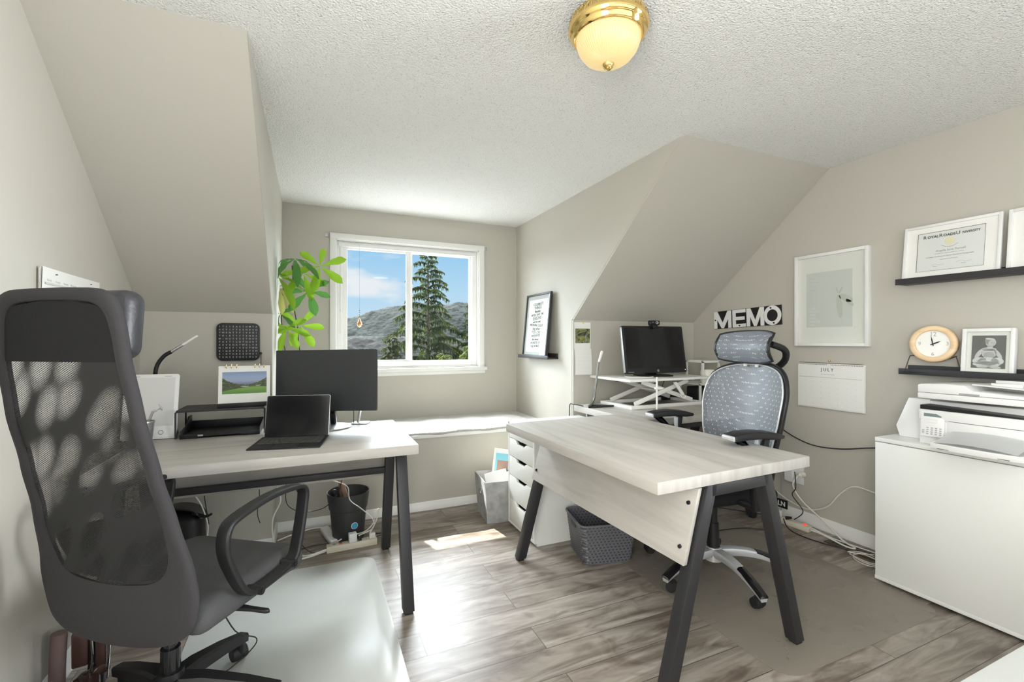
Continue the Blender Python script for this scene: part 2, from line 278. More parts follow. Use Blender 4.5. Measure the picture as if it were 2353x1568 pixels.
# ---------------------------------------------------------------- mesh builder
class B:
    def __init__(s): s.bm = bmesh.new()
    def _add(s, t, m=0, X=None):
        if X is not None: t.transform(X)
        for f in t.faces: f.material_index = m
        me = bpy.data.meshes.new('_'); t.to_mesh(me); t.free(); s.bm.from_mesh(me); bpy.data.meshes.remove(me); return s
    def box(s, c, d, bev=0, seg=2, rot=None, m=0):
        t = bmesh.new(); bmesh.ops.create_cube(t, size=1); bmesh.ops.scale(t, vec=d, verts=t.verts)
        if bev: bmesh.ops.bevel(t, geom=t.edges[:], offset=min(bev, min(d)*.49), segments=seg, affect='EDGES', profile=.5)
        X = Matrix.Translation(c)
        if rot is not None: X = X @ (rot if isinstance(rot, Matrix) else Euler(rot).to_matrix().to_4x4())
        return s._add(t, m, X)
    def span(s, a, b, bev=0, seg=2, m=0):   # box between two corners
        return s.box([(a[i]+b[i])/2 for i in range(3)], [abs(b[i]-a[i]) for i in range(3)], bev, seg, None, m)
    def cyl(s, a, b, r0, r1=None, n=20, m=0, cap=True):
        a = Vector(a); b = Vector(b); L = (b-a).length; r1 = r0 if r1 is None else r1
        t = bmesh.new(); bmesh.ops.create_cone(t, cap_ends=cap, segments=n, radius1=max(r0, 1e-5), radius2=max(r1, 1e-5), depth=L)
        X = Matrix.Translation((a+b)/2) @ (b-a).to_track_quat('Z', 'Y').to_matrix().to_4x4()
        return s._add(t, m, X)
    def ball(s, c, r, n=16, m=0, sc=(1, 1, 1), rot=None):
        t = bmesh.new(); bmesh.ops.create_uvsphere(t, u_segments=n, v_segments=max(6, n//2), radius=r); bmesh.ops.scale(t, vec=sc, verts=t.verts)
        X = Matrix.Translation(c)
        if rot is not None: X = X @ Euler(rot).to_matrix().to_4x4()
        return s._add(t, m, X)
    def prism(s, pts, d0, d1, plane='XZ', m=0, bev=0, X=None, seg=2):  # polygon extruded along the third axis
        t = bmesh.new(); f = {'XZ': lambda a, b, d: (a, d, b), 'XY': lambda a, b, d: (a, b, d), 'YZ': lambda a, b, d: (d, a, b)}[plane]
        n = len(pts); lo = [t.verts.new(f(a, b, d0)) for a, b in pts]; hi = [t.verts.new(f(a, b, d1)) for a, b in pts]
        t.faces.new(lo); t.faces.new(hi[::-1])
        for i in range(n): t.faces.new((lo[i], hi[i], hi[(i+1) % n], lo[(i+1) % n]))
        bmesh.ops.recalc_face_normals(t, faces=t.faces[:])
        if bev:
            e = [x for x in t.edges if x.calc_face_angle(0) > .6]
            bmesh.ops.bevel(t, geom=e, offset=bev, segments=seg, affect='EDGES', profile=.5)
        return s._add(t, m, X)
    def lathe(s, prof, n=32, m=0, X=None, close=False):
        t = bmesh.new(); rows = []
        for r, z in prof: rows.append([t.verts.new((r*math.cos(2*PI*k/n), r*math.sin(2*PI*k/n), z)) for k in range(n)] if r > 1e-6 else [t.verts.new((0, 0, z))])
        for a, b in zip(rows, rows[1:] + ([rows[0]] if close else [])):
            for k in range(n):
                k2 = (k+1) % n
                if len(a) > 1 and len(b) > 1: t.faces.new((a[k], a[k2], b[k2], b[k]))
                elif len(a) > 1: t.faces.new((a[k], a[k2], b[0]))
                elif len(b) > 1: t.faces.new((a[0], b[k2], b[k]))
        bmesh.ops.recalc_face_normals(t, faces=t.faces[:])
        return s._add(t, m, X)
    def sweep(s, pts, prof, m=0, closed=False, smooth=0, up=(0, 0, 1), scale=None):  # profile (list of 2-D) along a path
        P = [Vector(p) for p in pts]
        if smooth: P, scale = crv(P, smooth, closed, scale)
        n = len(P); t = bmesh.new(); rows = []; U = Vector(up)
        for i, q in enumerate(P):
            a = P[(i-1) % n] if (closed or i) else P[i]; b = P[(i+1) % n] if (closed or i < n-1) else P[i]
            T = (b-a).normalized(); S = T.cross(U)
            if S.length < 1e-4: S = T.cross(Vector((1, 0, 0)))
            S.normalize(); V = S.cross(T).normalized()
            if not closed and up == (0, 0, 1): U = V
            k = scale[i] if scale else 1
            rows.append([t.verts.new(q + S*(x*k) + V*(y*k)) for x, y in prof])
        c = len(prof)
        for i in range(n if closed else n-1):
            a, b = rows[i], rows[(i+1) % n]
            for k in range(c): t.faces.new((a[k], a[(k+1) % c], b[(k+1) % c], b[k]))
        if not closed: t.faces.new(rows[0][::-1]); t.faces.new(rows[-1])
        bmesh.ops.recalc_face_normals(t, faces=t.faces[:])
        return s._add(t, m)
    def tube(s, pts, r, n=8, m=0, closed=False, smooth=5, scale=None):
        return s.sweep(pts, [(r*math.cos(2*PI*k/n), r*math.sin(2*PI*k/n)) for k in range(n)], m, closed, smooth, scale=scale)
    def surf(s, fn, nu, nv, th=0, m=0, wrapu=False):   # fn(u,v)->point; th gives it thickness along its normal
        t = bmesh.new(); g = [[Vector(fn(i/nu, j/nv)) for j in range(nv+1)] for i in range(nu+(0 if wrapu else 1))]
        top = [[t.verts.new(p) for p in row] for row in g]
        q = lambda a, b, c, d: t.faces.new((a, b, c, d))
        N = len(top); rng = range(N if wrapu else N-1)
        for i in rng:
            for j in range(nv): q(top[i][j], top[(i+1) % N][j], top[(i+1) % N][j+1], top[i][j+1])
        if th:
            bmesh.ops.recalc_face_normals(t, faces=t.faces[:]); t.normal_update()
            nr = {v: v.normal.copy() for v in t.verts}
            bot = [[t.verts.new(v.co - nr[v]*th) for v in row] for row in top]
            for i in rng:
                for j in range(nv): q(bot[i][j+1], bot[(i+1) % N][j+1], bot[(i+1) % N][j], bot[i][j])
            for i in rng:
                i2 = (i+1) % N
                q(top[i][0], bot[i][0], bot[i2][0], top[i2][0]); q(top[i][nv], top[i2][nv], bot[i2][nv], bot[i][nv])
            if not wrapu:
                for j in range(nv):
                    q(top[0][j], top[0][j+1], bot[0][j+1], bot[0][j]); q(top[-1][j], bot[-1][j], bot[-1][j+1], top[-1][j+1])
            bmesh.ops.recalc_face_normals(t, faces=t.faces[:])
        return s._add(t, m)
    def quad(s, pts, m=0):
        t = bmesh.new(); t.faces.new([t.verts.new(p) for p in pts]); return s._add(t, m)
    def build(s, name, mats, parent=None, ang=38, loc=None, rot=None):
        me = bpy.data.meshes.new(name); s.bm.to_mesh(me); s.bm.free()
        for x in (mats if isinstance(mats, (list, tuple)) else [mats]): me.materials.append(M[x] if isinstance(x, str) else x)
        me.polygons.foreach_set('use_smooth', [True]*len(me.polygons)); me.set_sharp_from_angle(angle=R_(ang))
        o = bpy.data.objects.new(name, me); C.objects.link(o)
        if loc: o.location = loc
        if rot: o.rotation_euler = rot
        if parent: o.parent = parent
        return o
def crv(P, k, closed=False, scale=None):
    n = len(P); out = []; so = []
    for i in range(n if closed else n-1):
        p0 = P[(i-1) % n] if (closed or i) else P[0]; p1 = P[i]; p2 = P[(i+1) % n]; p3 = P[(i+2) % n] if (closed or i+2 < n) else P[-1]
        for j in range(k):
            t = j/k; out.append(.5*((2*p1) + (p2-p0)*t + (2*p0-5*p1+4*p2-p3)*t*t + (3*p1-p0-3*p2+p3)*t**3))
            if scale: so.append(scale[i]*(1-t) + scale[(i+1) % n]*t)
    if not closed:
        out.append(P[-1])
        if scale: so.append(scale[-1])
    return out, (so if scale else None)
def rrect(w, h, r, n=5, cx=0, cy=0):
    o = []
    for (x, y, a) in ((w/2-r, h/2-r, 0), (-w/2+r, h/2-r, 90), (-w/2+r, -h/2+r, 180), (w/2-r, -h/2+r, 270)):
        for k in range(n+1): q = R_(a+90*k/n); o.append((cx+x+r*math.cos(q), cy+y+r*math.sin(q)))
    return o
def rp(w, h, r=None, n=3): return rrect(w, h, r if r else min(w, h)*.3, n)
def thing(name, label, cat, loc=(0, 0, 0), rz=0, group=None, rot=None):
    o = bpy.data.objects.new(name, None); C.objects.link(o); o.location = loc; o.rotation_euler = rot or (0, 0, rz)
    o.empty_display_size = .05
    return tag(o, label, cat, group)
def tag(o, label, cat, group=None):
    o['label'] = label; o['category'] = cat
    if group: o['group'] = group
    return o
def struct(o): o['kind'] = 'structure'; return o
def text(name, s, size, m, parent=None, loc=(0, 0, 0), rot=(PI/2, 0, 0), ext=.0004, align='CENTER', bold=0, sx=1, spacing=1, link=True):
    c = bpy.data.curves.new('_t', 'FONT'); c.body = s; c.size = size; c.extrude = ext; c.align_x = align; c.align_y = 'CENTER'; c.offset = bold; c.space_character = spacing
    c.resolution_u = 3
    o = bpy.data.objects.new('_t', c); C.objects.link(o); dg = bpy.context.evaluated_depsgraph_get()
    me = bpy.data.meshes.new_from_object(o.evaluated_get(dg)); bpy.data.objects.remove(o); bpy.data.curves.remove(c)
    me.transform(Matrix.Translation(loc) @ Euler(rot).to_matrix().to_4x4() @ Matrix.Diagonal((sx, 1, 1, 1)))
    if not link: return me
    me.materials.clear(); me.materials.append(M[m]); q = bpy.data.objects.new(name, me); C.objects.link(q); q.parent = parent; return q
def texts(name, items, m, parent):   # several pieces of lettering in one mesh
    bm = bmesh.new()
    for s, size, loc, kw in items:
        me = text('_', s, size, m, loc=loc, link=False, **kw); bm.from_mesh(me); bpy.data.meshes.remove(me)
    me = bpy.data.meshes.new(name); bm.to_mesh(me); bm.free(); me.materials.append(M[m])
    o = bpy.data.objects.new(name, me); C.objects.link(o); o.parent = parent; return o
def cable(name, pts, r, m, label, group=None, n=8):
    return tag(B().tube(pts, r, n, smooth=6).build(name, m), label, 'cable', group)
# ---------------------------------------------------------------- room shell
XL, XR, D1, D2 = -.837, 3.07, -.21, 1.845
YS, YK, YB, YW, ZC, ZK, YR = 1.88, 3.03, 3.325, 4.089, 2.355, 1.40, -1.35
struct(B().span((XL-.1, YR-.1, -.08), (XR+.1, YW+.1, 0)).build('floor', 'floor'))
b = B(); b.span((XL-.1, YR-.1, ZC), (XR+.1, YS, ZC+.1)); b.span((D1-.1, YS, ZC), (D2+.1, YW+.14, ZC+.1)); struct(b.build('ceiling', 'ceiling'))
struct(B().prism([(YR, 0), (YK, 0), (YK, ZK), (YS, ZC), (YR, ZC)], XL-.1, XL, 'YZ').build('wall_left', 'wall'))
struct(B().prism([(YR, 0), (YK, 0), (YK, ZK), (YS, ZC), (YR, ZC)], XR, XR+.1, 'YZ').build('wall_right', 'wall'))
sl = [(YS, ZC), (YK, ZK), (YK+.06, ZK+.08), (YS+.06, ZC+.08)]
struct(B().prism(sl, XL-.1, D1-.002, 'YZ').build('wall_slope_left', 'wall')); struct(B().prism(sl, D2+.002, XR+.1, 'YZ').build('wall_slope_right', 'wall'))
struct(B().span((XL-.1, YK, 0), (D1-.002, YK+.1, ZK)).build('wall_knee_left', 'wall')); struct(B().span((D2+.002, YK, 0), (XR+.1, YK+.1, ZK)).build('wall_knee_right', 'wall'))
ck = [(YS, ZC), (YK, ZK), (YK, 0), (YW, 0), (YW, ZC)]
ck2 = [(YS+.02, ZC), (YK+.02, ZK), (YK+.02, 0), (YW, 0), (YW, ZC)]
struct(B().prism(ck2, D1-.1, D1, 'YZ').build('wall_dormer_left', 'wall')); struct(B().prism(ck2, D2, D2+.1, 'YZ').build('wall_dormer_right', 'wall'))
hx0, hx1, hz0, hz1 = .186, 1.457, 1.0, 2.10
b = B(); y0, y1 = YW, YW+.14
b.span((D1-.1, y0, 0), (D2+.1, y1, hz0)); b.span((D1-.1, y0, hz1), (D2+.1, y1, ZC)); b.span((D1-.1, y0, hz0), (hx0, y1, hz1)); b.span((hx1, y0, hz0), (D2+.1, y1, hz1))
struct(b.build('wall_back', 'wall'))
# unseen rear wall; wide opening added for the fill lamp behind it
b = B(); b.span((XL-.1, YR-.1, 0), (XR+.1, YR, .45)); b.span((XL-.1, YR-.1, 2.25), (XR+.1, YR, ZC)); b.span((XL-.1, YR-.1, .45), (-.2, YR, 2.25)); b.span((2.9, YR-.1, .45), (XR+.1, YR, 2.25))
struct(b.build('wall_rear', 'wall'))
# window seat
b = B(); b.span((D1, YB, 0), (D2, YW, .525)); struct(b.build('wall_window_seat', 'wall'))
b = B(); b.span((D1, YB-.012, .525), (D2, YW, .553), .006); struct(b.build('trim_1', 'trim'))
# baseboards
bp = [(0, 0), (.013, 0), (.013, .045), (.009, .052), (.009, .072), (.004, .082), (0, .082)]
b = B(); b.prism([(XR-a, z) for a, z in bp], -1.3, YK, 'XZ'); struct(b.build('baseboard_right', 'trim'))
b = B(); b.prism([(YB-a, z*.75) for a, z in bp], D1, D2, 'YZ'); struct(b.build('baseboard_window_seat', 'trim'))
b = B(); b.prism([(YK-a, z) for a, z in bp], XL, D1, 'YZ'); struct(b.build('baseboard_knee_left', 'trim'))
b = B(); b.prism([(YK-a, z) for a, z in bp], D2, XR-.014, 'YZ'); struct(b.build('baseboard_knee_right', 'trim'))
b = B(); b.prism([(XL+a, z) for a, z in bp], -1.3, YK-.014, 'XZ'); struct(b.build('baseboard_left', 'trim'))
b = B(); b.span((D1, YK, 0), (D1+.012, YB-.012, .07)); struct(b.build('baseboard_dormer_left', 'trim'))

# ---- dormer window
wn = bpy.data.objects.new('window_1', None); C.objects.link(wn); wn.location = (.82, YW, 1.0); struct(wn); L = Vector((-.82, -YW, -1.0))
def lb(): return B()
def wb(b, name, m, parent=None):
    b.bm.transform(Matrix.Translation(L)); return b.build(name, m, parent or wn)
b = B(); x0, x1, z0, z1 = .142, 1.505, .998, 2.141
b.span((x0, YW-.018, z0), (hx0+.004, YW, z1), .004); b.span((hx1-.004, YW-.018, z0), (x1, YW, z1), .004); b.span((x0, YW-.019, hz1-.004), (x1, YW, z1), .004)
wb(b, 'casing', 'trim')
b = B(); b.span((.12, YW-.045, .966), (1.523, YW+.06, .999), .006); b.span((.135, YW-.016, .935), (1.512, YW, .966), .004); wb(b, 'sill', 'trim')
b = B(); g = .004   # reveal lining
b.span((hx0, YW, hz0), (hx0+.012, YW+.13, hz1)); b.span((hx1-.012, YW, hz0), (hx1, YW+.13, hz1)); b.span((hx0, YW, hz1-.012), (hx1, YW+.13, hz1)); b.span((hx0, YW+.02, hz0-.0), (hx1, YW+.13, hz0+.012)); wb(b, 'reveal', 'trim')
def fr(b, x0, x1, z0, z1, t, y0, y1, bv=.004):
    b.span((x0, y0, z0), (x0+t, y1, z1), bv); b.span((x1-t, y0, z0), (x1, y1, z1), bv); b.span((x0+t, y0, z1-t), (x1-t, y1, z1), bv); b.span((x0+t, y0, z0), (x1-t, y1, z0+t), bv)
b = B(); fr(b, .198, 1.445, 1.012, 2.088, .046, YW+.035, YW+.10); b.span((.80, YW+.06, 1.05), (.838, YW+.095, 2.05), .003); wb(b, 'window_frame', 'vinyl')
b = B(); fr(b, .240, .822, 1.030, 2.066, .042, YW+.045, YW+.072); s1 = wb(b, 'sliding_sash', 'vinyl')
b = B(); fr(b, .818, 1.402, 1.040, 2.052, .022, YW+.07, YW+.095); s2 = wb(b, 'fixed_sash', 'vinyl')
wb(B().span((.280, YW+.056, 1.070), (.782, YW+.060, 2.026)), 'pane', 'glass'); wb(B().span((.838, YW+.08, 1.060), (1.382, YW+.084, 2.034)), 'pane', 'glass')
wb(B().cyl((.228, YW+.03, 2.05), (.228, YW+.03, 1.50), .005, n=8).cyl((.228, YW+.03, 1.49), (.228, YW+.03, 1.30), .0035, n=8).ball((.228, YW+.03, 1.50), .009, 8).span((.21, YW+.02, 2.04), (1.43, YW+.045, 2.075), .006), 'blind_wand', 'white_gloss')
for i, (x, z) in enumerate(((.118, 2.122), (1.524, 2.117))):
    o = B().span((-.012, -.006, -.014), (.012, 0, .014), .003).tube([(0, -.006, .006), (0, -.022, .008), (0, -.024, -.008), (0, -.012, -.01)], .003).build('curtain_bracket', 'silver', loc=(x, YW, z))
    tag(o, 'small clear curtain bracket screwed beside the %s top corner of the window' % ('left', 'right')[i], 'bracket')
# added rear window, unseen, frames the opening for fill light
wr = bpy.data.objects.new('added_rear_window', None); C.objects.link(wr); wr.location = (1.35, YR-.05, 1.35); struct(wr)
b = B(); fr(b, -1.55, 1.55, -.90, .90, .06, -.04, .04); b.span((-.03, -.03, -.86), (.03, .03, .86)); b.build('window_frame', 'vinyl', wr)

# crystal drop hanging in the window
t = thing('hanging_crystal', 'small amber glass crystal drop hanging on a beaded thread in the window', 'ornament', (.375, 4.06, 1.40))
B().tube([(0, 0, .03), (0, 0, .12), (0, .02, .66)], .0006, 5).ball((0, 0, .10), .005, 8).ball((0, 0, .085), .004, 8).ball((0, 0, .065), .005, 8).ball((0, 0, .05), .004, 8).build('thread', 'cable_b', t)
B().lathe([(0, -.045), (.014, -.037), (.021, -.022), (.018, -.004), (.009, .016), (.003, .032), (0, .034)], 8).build('crystal', mat('amber_crystal', (.75, .42, .2), .08, .4), t, ang=10)

# ---------------------------------------------------------------- ceiling light
t = thing('flush_ceiling_light', 'round brass flush ceiling light with a glowing ribbed cream glass bowl', 'ceiling light', (.949, 1.325, ZC))
B().lathe([(0, 0), (.134, 0), (.137, -.006), (.134, -.012), (.139, -.024), (.139, -.034), (.131, -.046), (.125, -.050), (.124, -.058), (.116, -.064), (.108, -.060), (.108, -.01)], 64).build('brass_rim', 'brass', t, ang=60)
B().lathe([(.112, -.055), (.110, -.075), (.101, -.100), (.084, -.123), (.060, -.139), (.032, -.148), (0, -.150)], 64).build('glass_bowl', 'lampglass', t)
B().lathe([(.020, -.146), (.021, -.151), (.018, -.155), (.0165, -.160), (.012, -.162), (.011, -.167), (.006, -.170), (0, -.171)], 24).build('finial', 'brass', t, ang=60)
pl = bpy.data.lights.new('ceiling_lamp_bulb', 'AREA'); pl.shape = 'DISK'; pl.size = .22; pl.energy = 3; pl.color = (1, .95, .87)
po = bpy.data.objects.new('ceiling_lamp_bulb', pl); C.objects.link(po); po.location = (.949, 1.325, ZC-.18)

# ---------------------------------------------------------------- outdoors
def hill(name, label, y0, x0, x1, crest, depth, m, seed, rag, zb=-30):
    random.seed(seed); ph = [random.random()*6 for _ in range(8)]
    def fn(u, v):
        x = x0+(x1-x0)*u; y = y0+depth*v
        h = crest(x)*math.sin(min(1, v*1.25)*PI/2)**.8 + zb*(1-min(1, v*1.25))
        h += rag*(.5*math.sin(x*.23/rag+ph[0])*math.sin(y*.17/rag+ph[1])+.3*math.sin(x*.53/rag+ph[2])*math.sin(y*.41/rag+ph[4])+random.random()*.8)
        return (x, y, h)
    o = B().surf(fn, 260, 70).build(name, m, ang=180); return tag(o, label, 'hill')
def forest(name, c0, c1, sc_):
    m = mat(name, c0, .95, spec=.1); nt = m.node_tree; p = nt.nodes['Principled BSDF']; t = nd(nt, 'ShaderNodeTexCoord')
    v = nd(nt, 'ShaderNodeTexVoronoi', i_Scale=sc_); lk(nt, t.outputs['Object'], v.inputs['Vector'])
    n = nd(nt, 'ShaderNodeTexNoise', i_Scale=sc_*.25, i_Detail=5.0); lk(nt, t.outputs['Object'], n.inputs['Vector'])
    r = ramp(nt, mth(nt, 'ADD', mth(nt, 'MULTIPLY', v.outputs['Distance'], .6), mth(nt, 'MULTIPLY', n.outputs[0], .6)), [(.3, c1), (.75, c0)]); lk(nt, r.outputs[0], p.inputs['Base Color'])
    b = nd(nt, 'ShaderNodeBump', i_Strength=.4, i_Distance=.35/sc_); lk(nt, v.outputs['Distance'], b.inputs['Height']); lk(nt, b.outputs[0], p.inputs['Normal']); return m
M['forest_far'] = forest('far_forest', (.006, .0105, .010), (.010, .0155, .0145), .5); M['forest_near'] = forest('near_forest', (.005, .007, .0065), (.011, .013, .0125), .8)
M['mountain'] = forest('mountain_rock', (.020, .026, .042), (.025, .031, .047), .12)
hill('forested_hill', 'hazy forested hill on the skyline seen through the left pane of the window', 150, -60, 130, lambda x: 3.0+17.0/(1+math.exp(-(x-16)/13))+.5*math.sin(x*.21), 90, 'forest_far', 3, .9)
hill('wooded_slope', 'darker wooded slope low in the left pane of the window', 55, -30, 60, lambda x: 1.0+.8*math.sin(x*.09+.2), 40, 'forest_near', 5, .45, -14)
hill('distant_mountain', 'pale distant mountain behind the conifers in the right pane', 420, 80, 330, lambda x: 20+22*math.exp(-((x-158)/34)**2)+4*math.sin(x*.06), 120, 'mountain', 7, 2.0, -40)
tag(B().span((-40, 5.2, -3.6), (60, 60, -3.5)).build('garden_ground', mat('garden_grass', (.05, .055, .04), .95, var=(.8, .3))), 'dark green ground far below the window beneath the conifers', 'ground')
tag(B().tube([(-30, 46, 3.55), (0, 45, -.55+.85), (14, 44.5, .25), (60, 44, 1.5)], .035, 6, smooth=8).build('power_line', 'cable_b'), 'thin dark power line crossing the wooded slope outside the window', 'cable')
M['needle'] = mat('conifer_needles', (.020, .029, .010), .7, spec=.2, var=(3, .4)); M['needle_lit'] = mat('young_conifer_needles', (.045, .065, .012), .7, spec=.2, var=(3, .3))
for k in ('needle', 'needle_lit'):
    n_ = M[k].node_tree; p_ = n_.nodes['Principled BSDF']; o_ = n_.nodes['Material Output']; tr = nd(n_, 'ShaderNodeBsdfTranslucent'); tr.inputs[0].default_value = (.045, .060, .012, 1) if k == 'needle' else (.10, .125, .02, 1)
    ms = nd(n_, 'ShaderNodeMixShader'); ms.inputs[0].default_value = .4; lk(n_, p_.outputs[0], ms.inputs[1]); lk(n_, tr.outputs[0], ms.inputs[2]); lk(n_, ms.outputs[0], o_.inputs[0])
M['trunk'] = mat('conifer_bark', (.09, .07, .055), .9)
def conifer(name, label, x, y, top, base, spread, zlow, nb, m, seed, dens=1.0):
    rnd = random.Random(seed); t = thing(name, label, 'tree', (x, y, -3.5)); h = top+3.5
    B().cyl((0, 0, 0), (0, 0, h*.97), .10, .012, 8).build('trunk', 'trunk', t)
    bm = bmesh.new()
    for k in range(nb):
        f = k/nb; z = zlow+(top-zlow)*(f**.92)+3.5; ang = k*2.399+rnd.random()*.5
        Lb = spread*((1-f)**.75)*(.75+.5*rnd.random())+.07
        d = Vector((math.cos(ang), math.sin(ang), 0)); P = []
        lift = .22*(1 - .5*(1-f)); n = int(10+Lb*26*dens)
        for i in range(n+1):
            q = i/n; P.append(Vector((0, 0, z))+d*(Lb*q)+Vector((0, 0, Lb*(lift*math.sin(q*PI*.9) - .48*q*q*(1.15-f) + .12*max(0, q-.75)*4*.3))))
        for a_, b_ in zip(P, P[1:]):
            sd = d.cross(Vector((0, 0, 1)))*.006
            bm.faces.new([bm.verts.new(c) for c in (a_-sd, b_-sd, b_+sd, a_+sd)])
        for i in range(1, n+1):
            q = i/n
            for sgn in (-1, 1):
                ll = (.05+.17*Lb*math.sin(min(1, q*.97)*PI)**.6*.55)*(.5+.9*rnd.random()); s = d.cross(Vector((0, 0, 1)))*sgn
                tip = P[i] + (s*.75+d*.45).normalized()*ll + Vector((0, 0, -ll*(.55+.5*rnd.random())))
                mid = (P[i]+tip)/2 + Vector((0, 0, ll*.12)); wv = d*(.014+.05*ll)
                bm.faces.new([bm.verts.new(c) for c in (P[i], mid-wv, tip, mid+wv)])
                if ll > .07:
                    tp2 = mid + Vector((rnd.uniform(-.03, .03), rnd.uniform(-.03, .03), -ll*.8))
                    bm.faces.new([bm.verts.new(c) for c in (mid-wv*.5, tp2-wv*.3, tp2+Vector((0, 0, -.02)), mid+wv*.5)])
    me = bpy.data.meshes.new('foliage'); bm.to_mesh(me); bm.free(); me.materials.append(M[m]); o = bpy.data.objects.new('foliage', me); C.objects.link(o); o.parent = t
conifer('conifer_tree', 'tall drooping conifer with a bare thin top, in the right window pane', 2.13, 9.0, 3.05, 0, 1.25, -1.4, 105, 'needle', 11, 1.1)
conifer('conifer_tree', 'shorter dark conifer at the far right edge of the right window pane', 2.86, 8.3, 2.05, 0, .66, -1.0, 62, 'needle', 5, 1.2)
conifer('young_conifer', 'young yellow-green conifer low in the right corner of the right pane', 2.42, 7.2, 1.22, 0, .62, -1.0, 80, 'needle_lit', 8, 1.3)
conifer('young_conifer', 'young yellow-green conifer low beside the trunk of the tall conifer', 2.02, 7.4, 1.05, 0, .5, -1.0, 70, 'needle_lit', 9, 1.3)
conifer('conifer_tree', 'small dark conifer low at the right end of the left window pane', 1.30, 8.2, 1.35, 0, .5, -1.2, 80, 'needle', 21, 1.3)
# added grey slab below the window, unseen, bounces light onto the ceiling
struct(B().box((.8, 6.25, .55), (9, 3.9, .10), rot=(R_(-4), 0, 0)).build('bounce_slab', mat('bounce_grey', (.30, .30, .295), .9)))
# roof edge above the window
struct(B().span((-1.2, YW+.16, 2.19), (3.2, 4.64, 2.30)).build('trim_2', 'trim'))
# ================================================================ desks
def desk_leg(parent, p0, p1, wx=.05, wy=.05):
    """slanted square steel leg with rubber foot, p0 top, p1 floor"""
    p0 = Vector(p0); p1 = Vector(p1); q = p1+(p0-p1)*(.012/(p0.z-p1.z))
    b = B(); t = [(-wx/2, -wy/2), (wx/2, -wy/2), (wx/2, wy/2), (-wx/2, wy/2)]
    bm = bmesh.new(); lo = [bm.verts.new((q.x+a, q.y+c, q.z)) for a, c in t]; hi = [bm.verts.new((p0.x+a, p0.y+c, p0.z)) for a, c in t]
    bm.faces.new(lo[::-1]); bm.faces.new(hi)
    for i in range(4): bm.faces.new((lo[i], lo[(i+1) % 4], hi[(i+1) % 4], hi[i]))
    bmesh.ops.bevel(bm, geom=bm.edges[:], offset=.003, segments=2, affect='EDGES', profile=.5); b._add(bm)
    o = b.build('leg', 'leg', parent); f = B().box((p1.x, p1.y, .006), (wx*.75, wy*.75, .012), .003).build('rubber_foot', 'rubber', o); return o
ZT = .765
# --- L-shaped desk
t = thing('corner_desk', 'large L-shaped pale wood desk with black A-frame legs in the middle of the room', 'desk', (1.454, 1.818, 0), R_(1.8))
b = B(); b.prism([(-.41, -.60), (.41, -.60), (.41, .353), (1.50, .353), (1.50, 1.09), (.366, 1.09), (.366, .612), (-.41, .612)], ZT-.044, ZT, 'XY', bev=.0025)
for f in b.bm.faces:
    if abs(f.normal.z) < .3 and abs(f.normal.y) > .5 and f.calc_center_median().y < 0: f.material_index = 1
b.build('desktop', ['desk_y', 'desk_z'], t)
for ys in (-.575, .545):
    sx = .13
    f = B().box((.0, ys, .700), (2*sx+.05, .05, .042), .003).build('frame_bar', 'leg', t)
    desk_leg(t, (-sx-.02, ys, .721), (-.355, ys, 0)); desk_leg(t, (sx+.02, ys, .721), (.355, ys, 0))
B().box((0, 0, .705), (.04, 1.05, .03), .003).build('under_beam', 'leg', t)
ang = math.atan(.205/.70); zp0, zp1 = .45, .712
def lx(z): return -.15-.205*(.721-z)/.721 - .034
b = B(); b.prism([(lx(zp1)-.018, zp1), (lx(zp1), zp1), (lx(zp0), zp0), (lx(zp0)-.018, zp0)], -.585, .545, 'XZ', bev=.0015)
pn = b.build('modesty_panel', 'desk_y', t)
for y in (-.555, .515):
    for z in (.505, .655):
        B().cyl((lx(z)-.017, y, z), (lx(z)-.024, y, z), .008, .0065, 14).build('bolt_cap', 'black_shiny', pn)
B().box((1.40, .72, .700), (.05, .60, .042), .003).build('frame_bar', 'leg', t)
desk_leg(t, (1.40, .60, .721), (1.40, .40, 0)); desk_leg(t, (1.40, .86, .721), (1.40, 1.06, 0))
b = B(); b.box((.90, .45, .695), (1.0, .035, .05), .003); b.build('under_beam', 'leg', t)
B().box((.95, 1.05, .60), (1.0, .018, .235), .0015).build('modesty_panel', 'desk_x', t)

# --- left straight desk
t = thing('straight_desk', 'pale wood desk with black A-frame legs in the left alcove', 'desk', (-.149, 2.45, 0))
b = B(); b.box((0, 0, ZT-.022), (1.202, .72, .044), .0025)
b.build('desktop', 'desk_x', t)
for xs in (-.555, .555):
    B().box((xs, 0, .700), (.05, .31, .042), .003).build('frame_bar', 'leg', t)
    desk_leg(t, (xs, -.15, .721), (xs, -.352, 0)); desk_leg(t, (xs, .15, .721), (xs, .352, 0))
B().box((0, .205, .512), (1.07, .03, .032), .002).build('cross_beam', 'leg', t)
def ly(z): return .15+.202*(.721-z)/.721 + .026
b = B(); b.prism([(ly(.712), .712), (ly(.712)+.018, .712), (ly(.47)+.018, .47), (ly(.47), .47)], -.58, .58, 'YZ', bev=.0015); b.build('modesty_panel', 'desk_x', t)

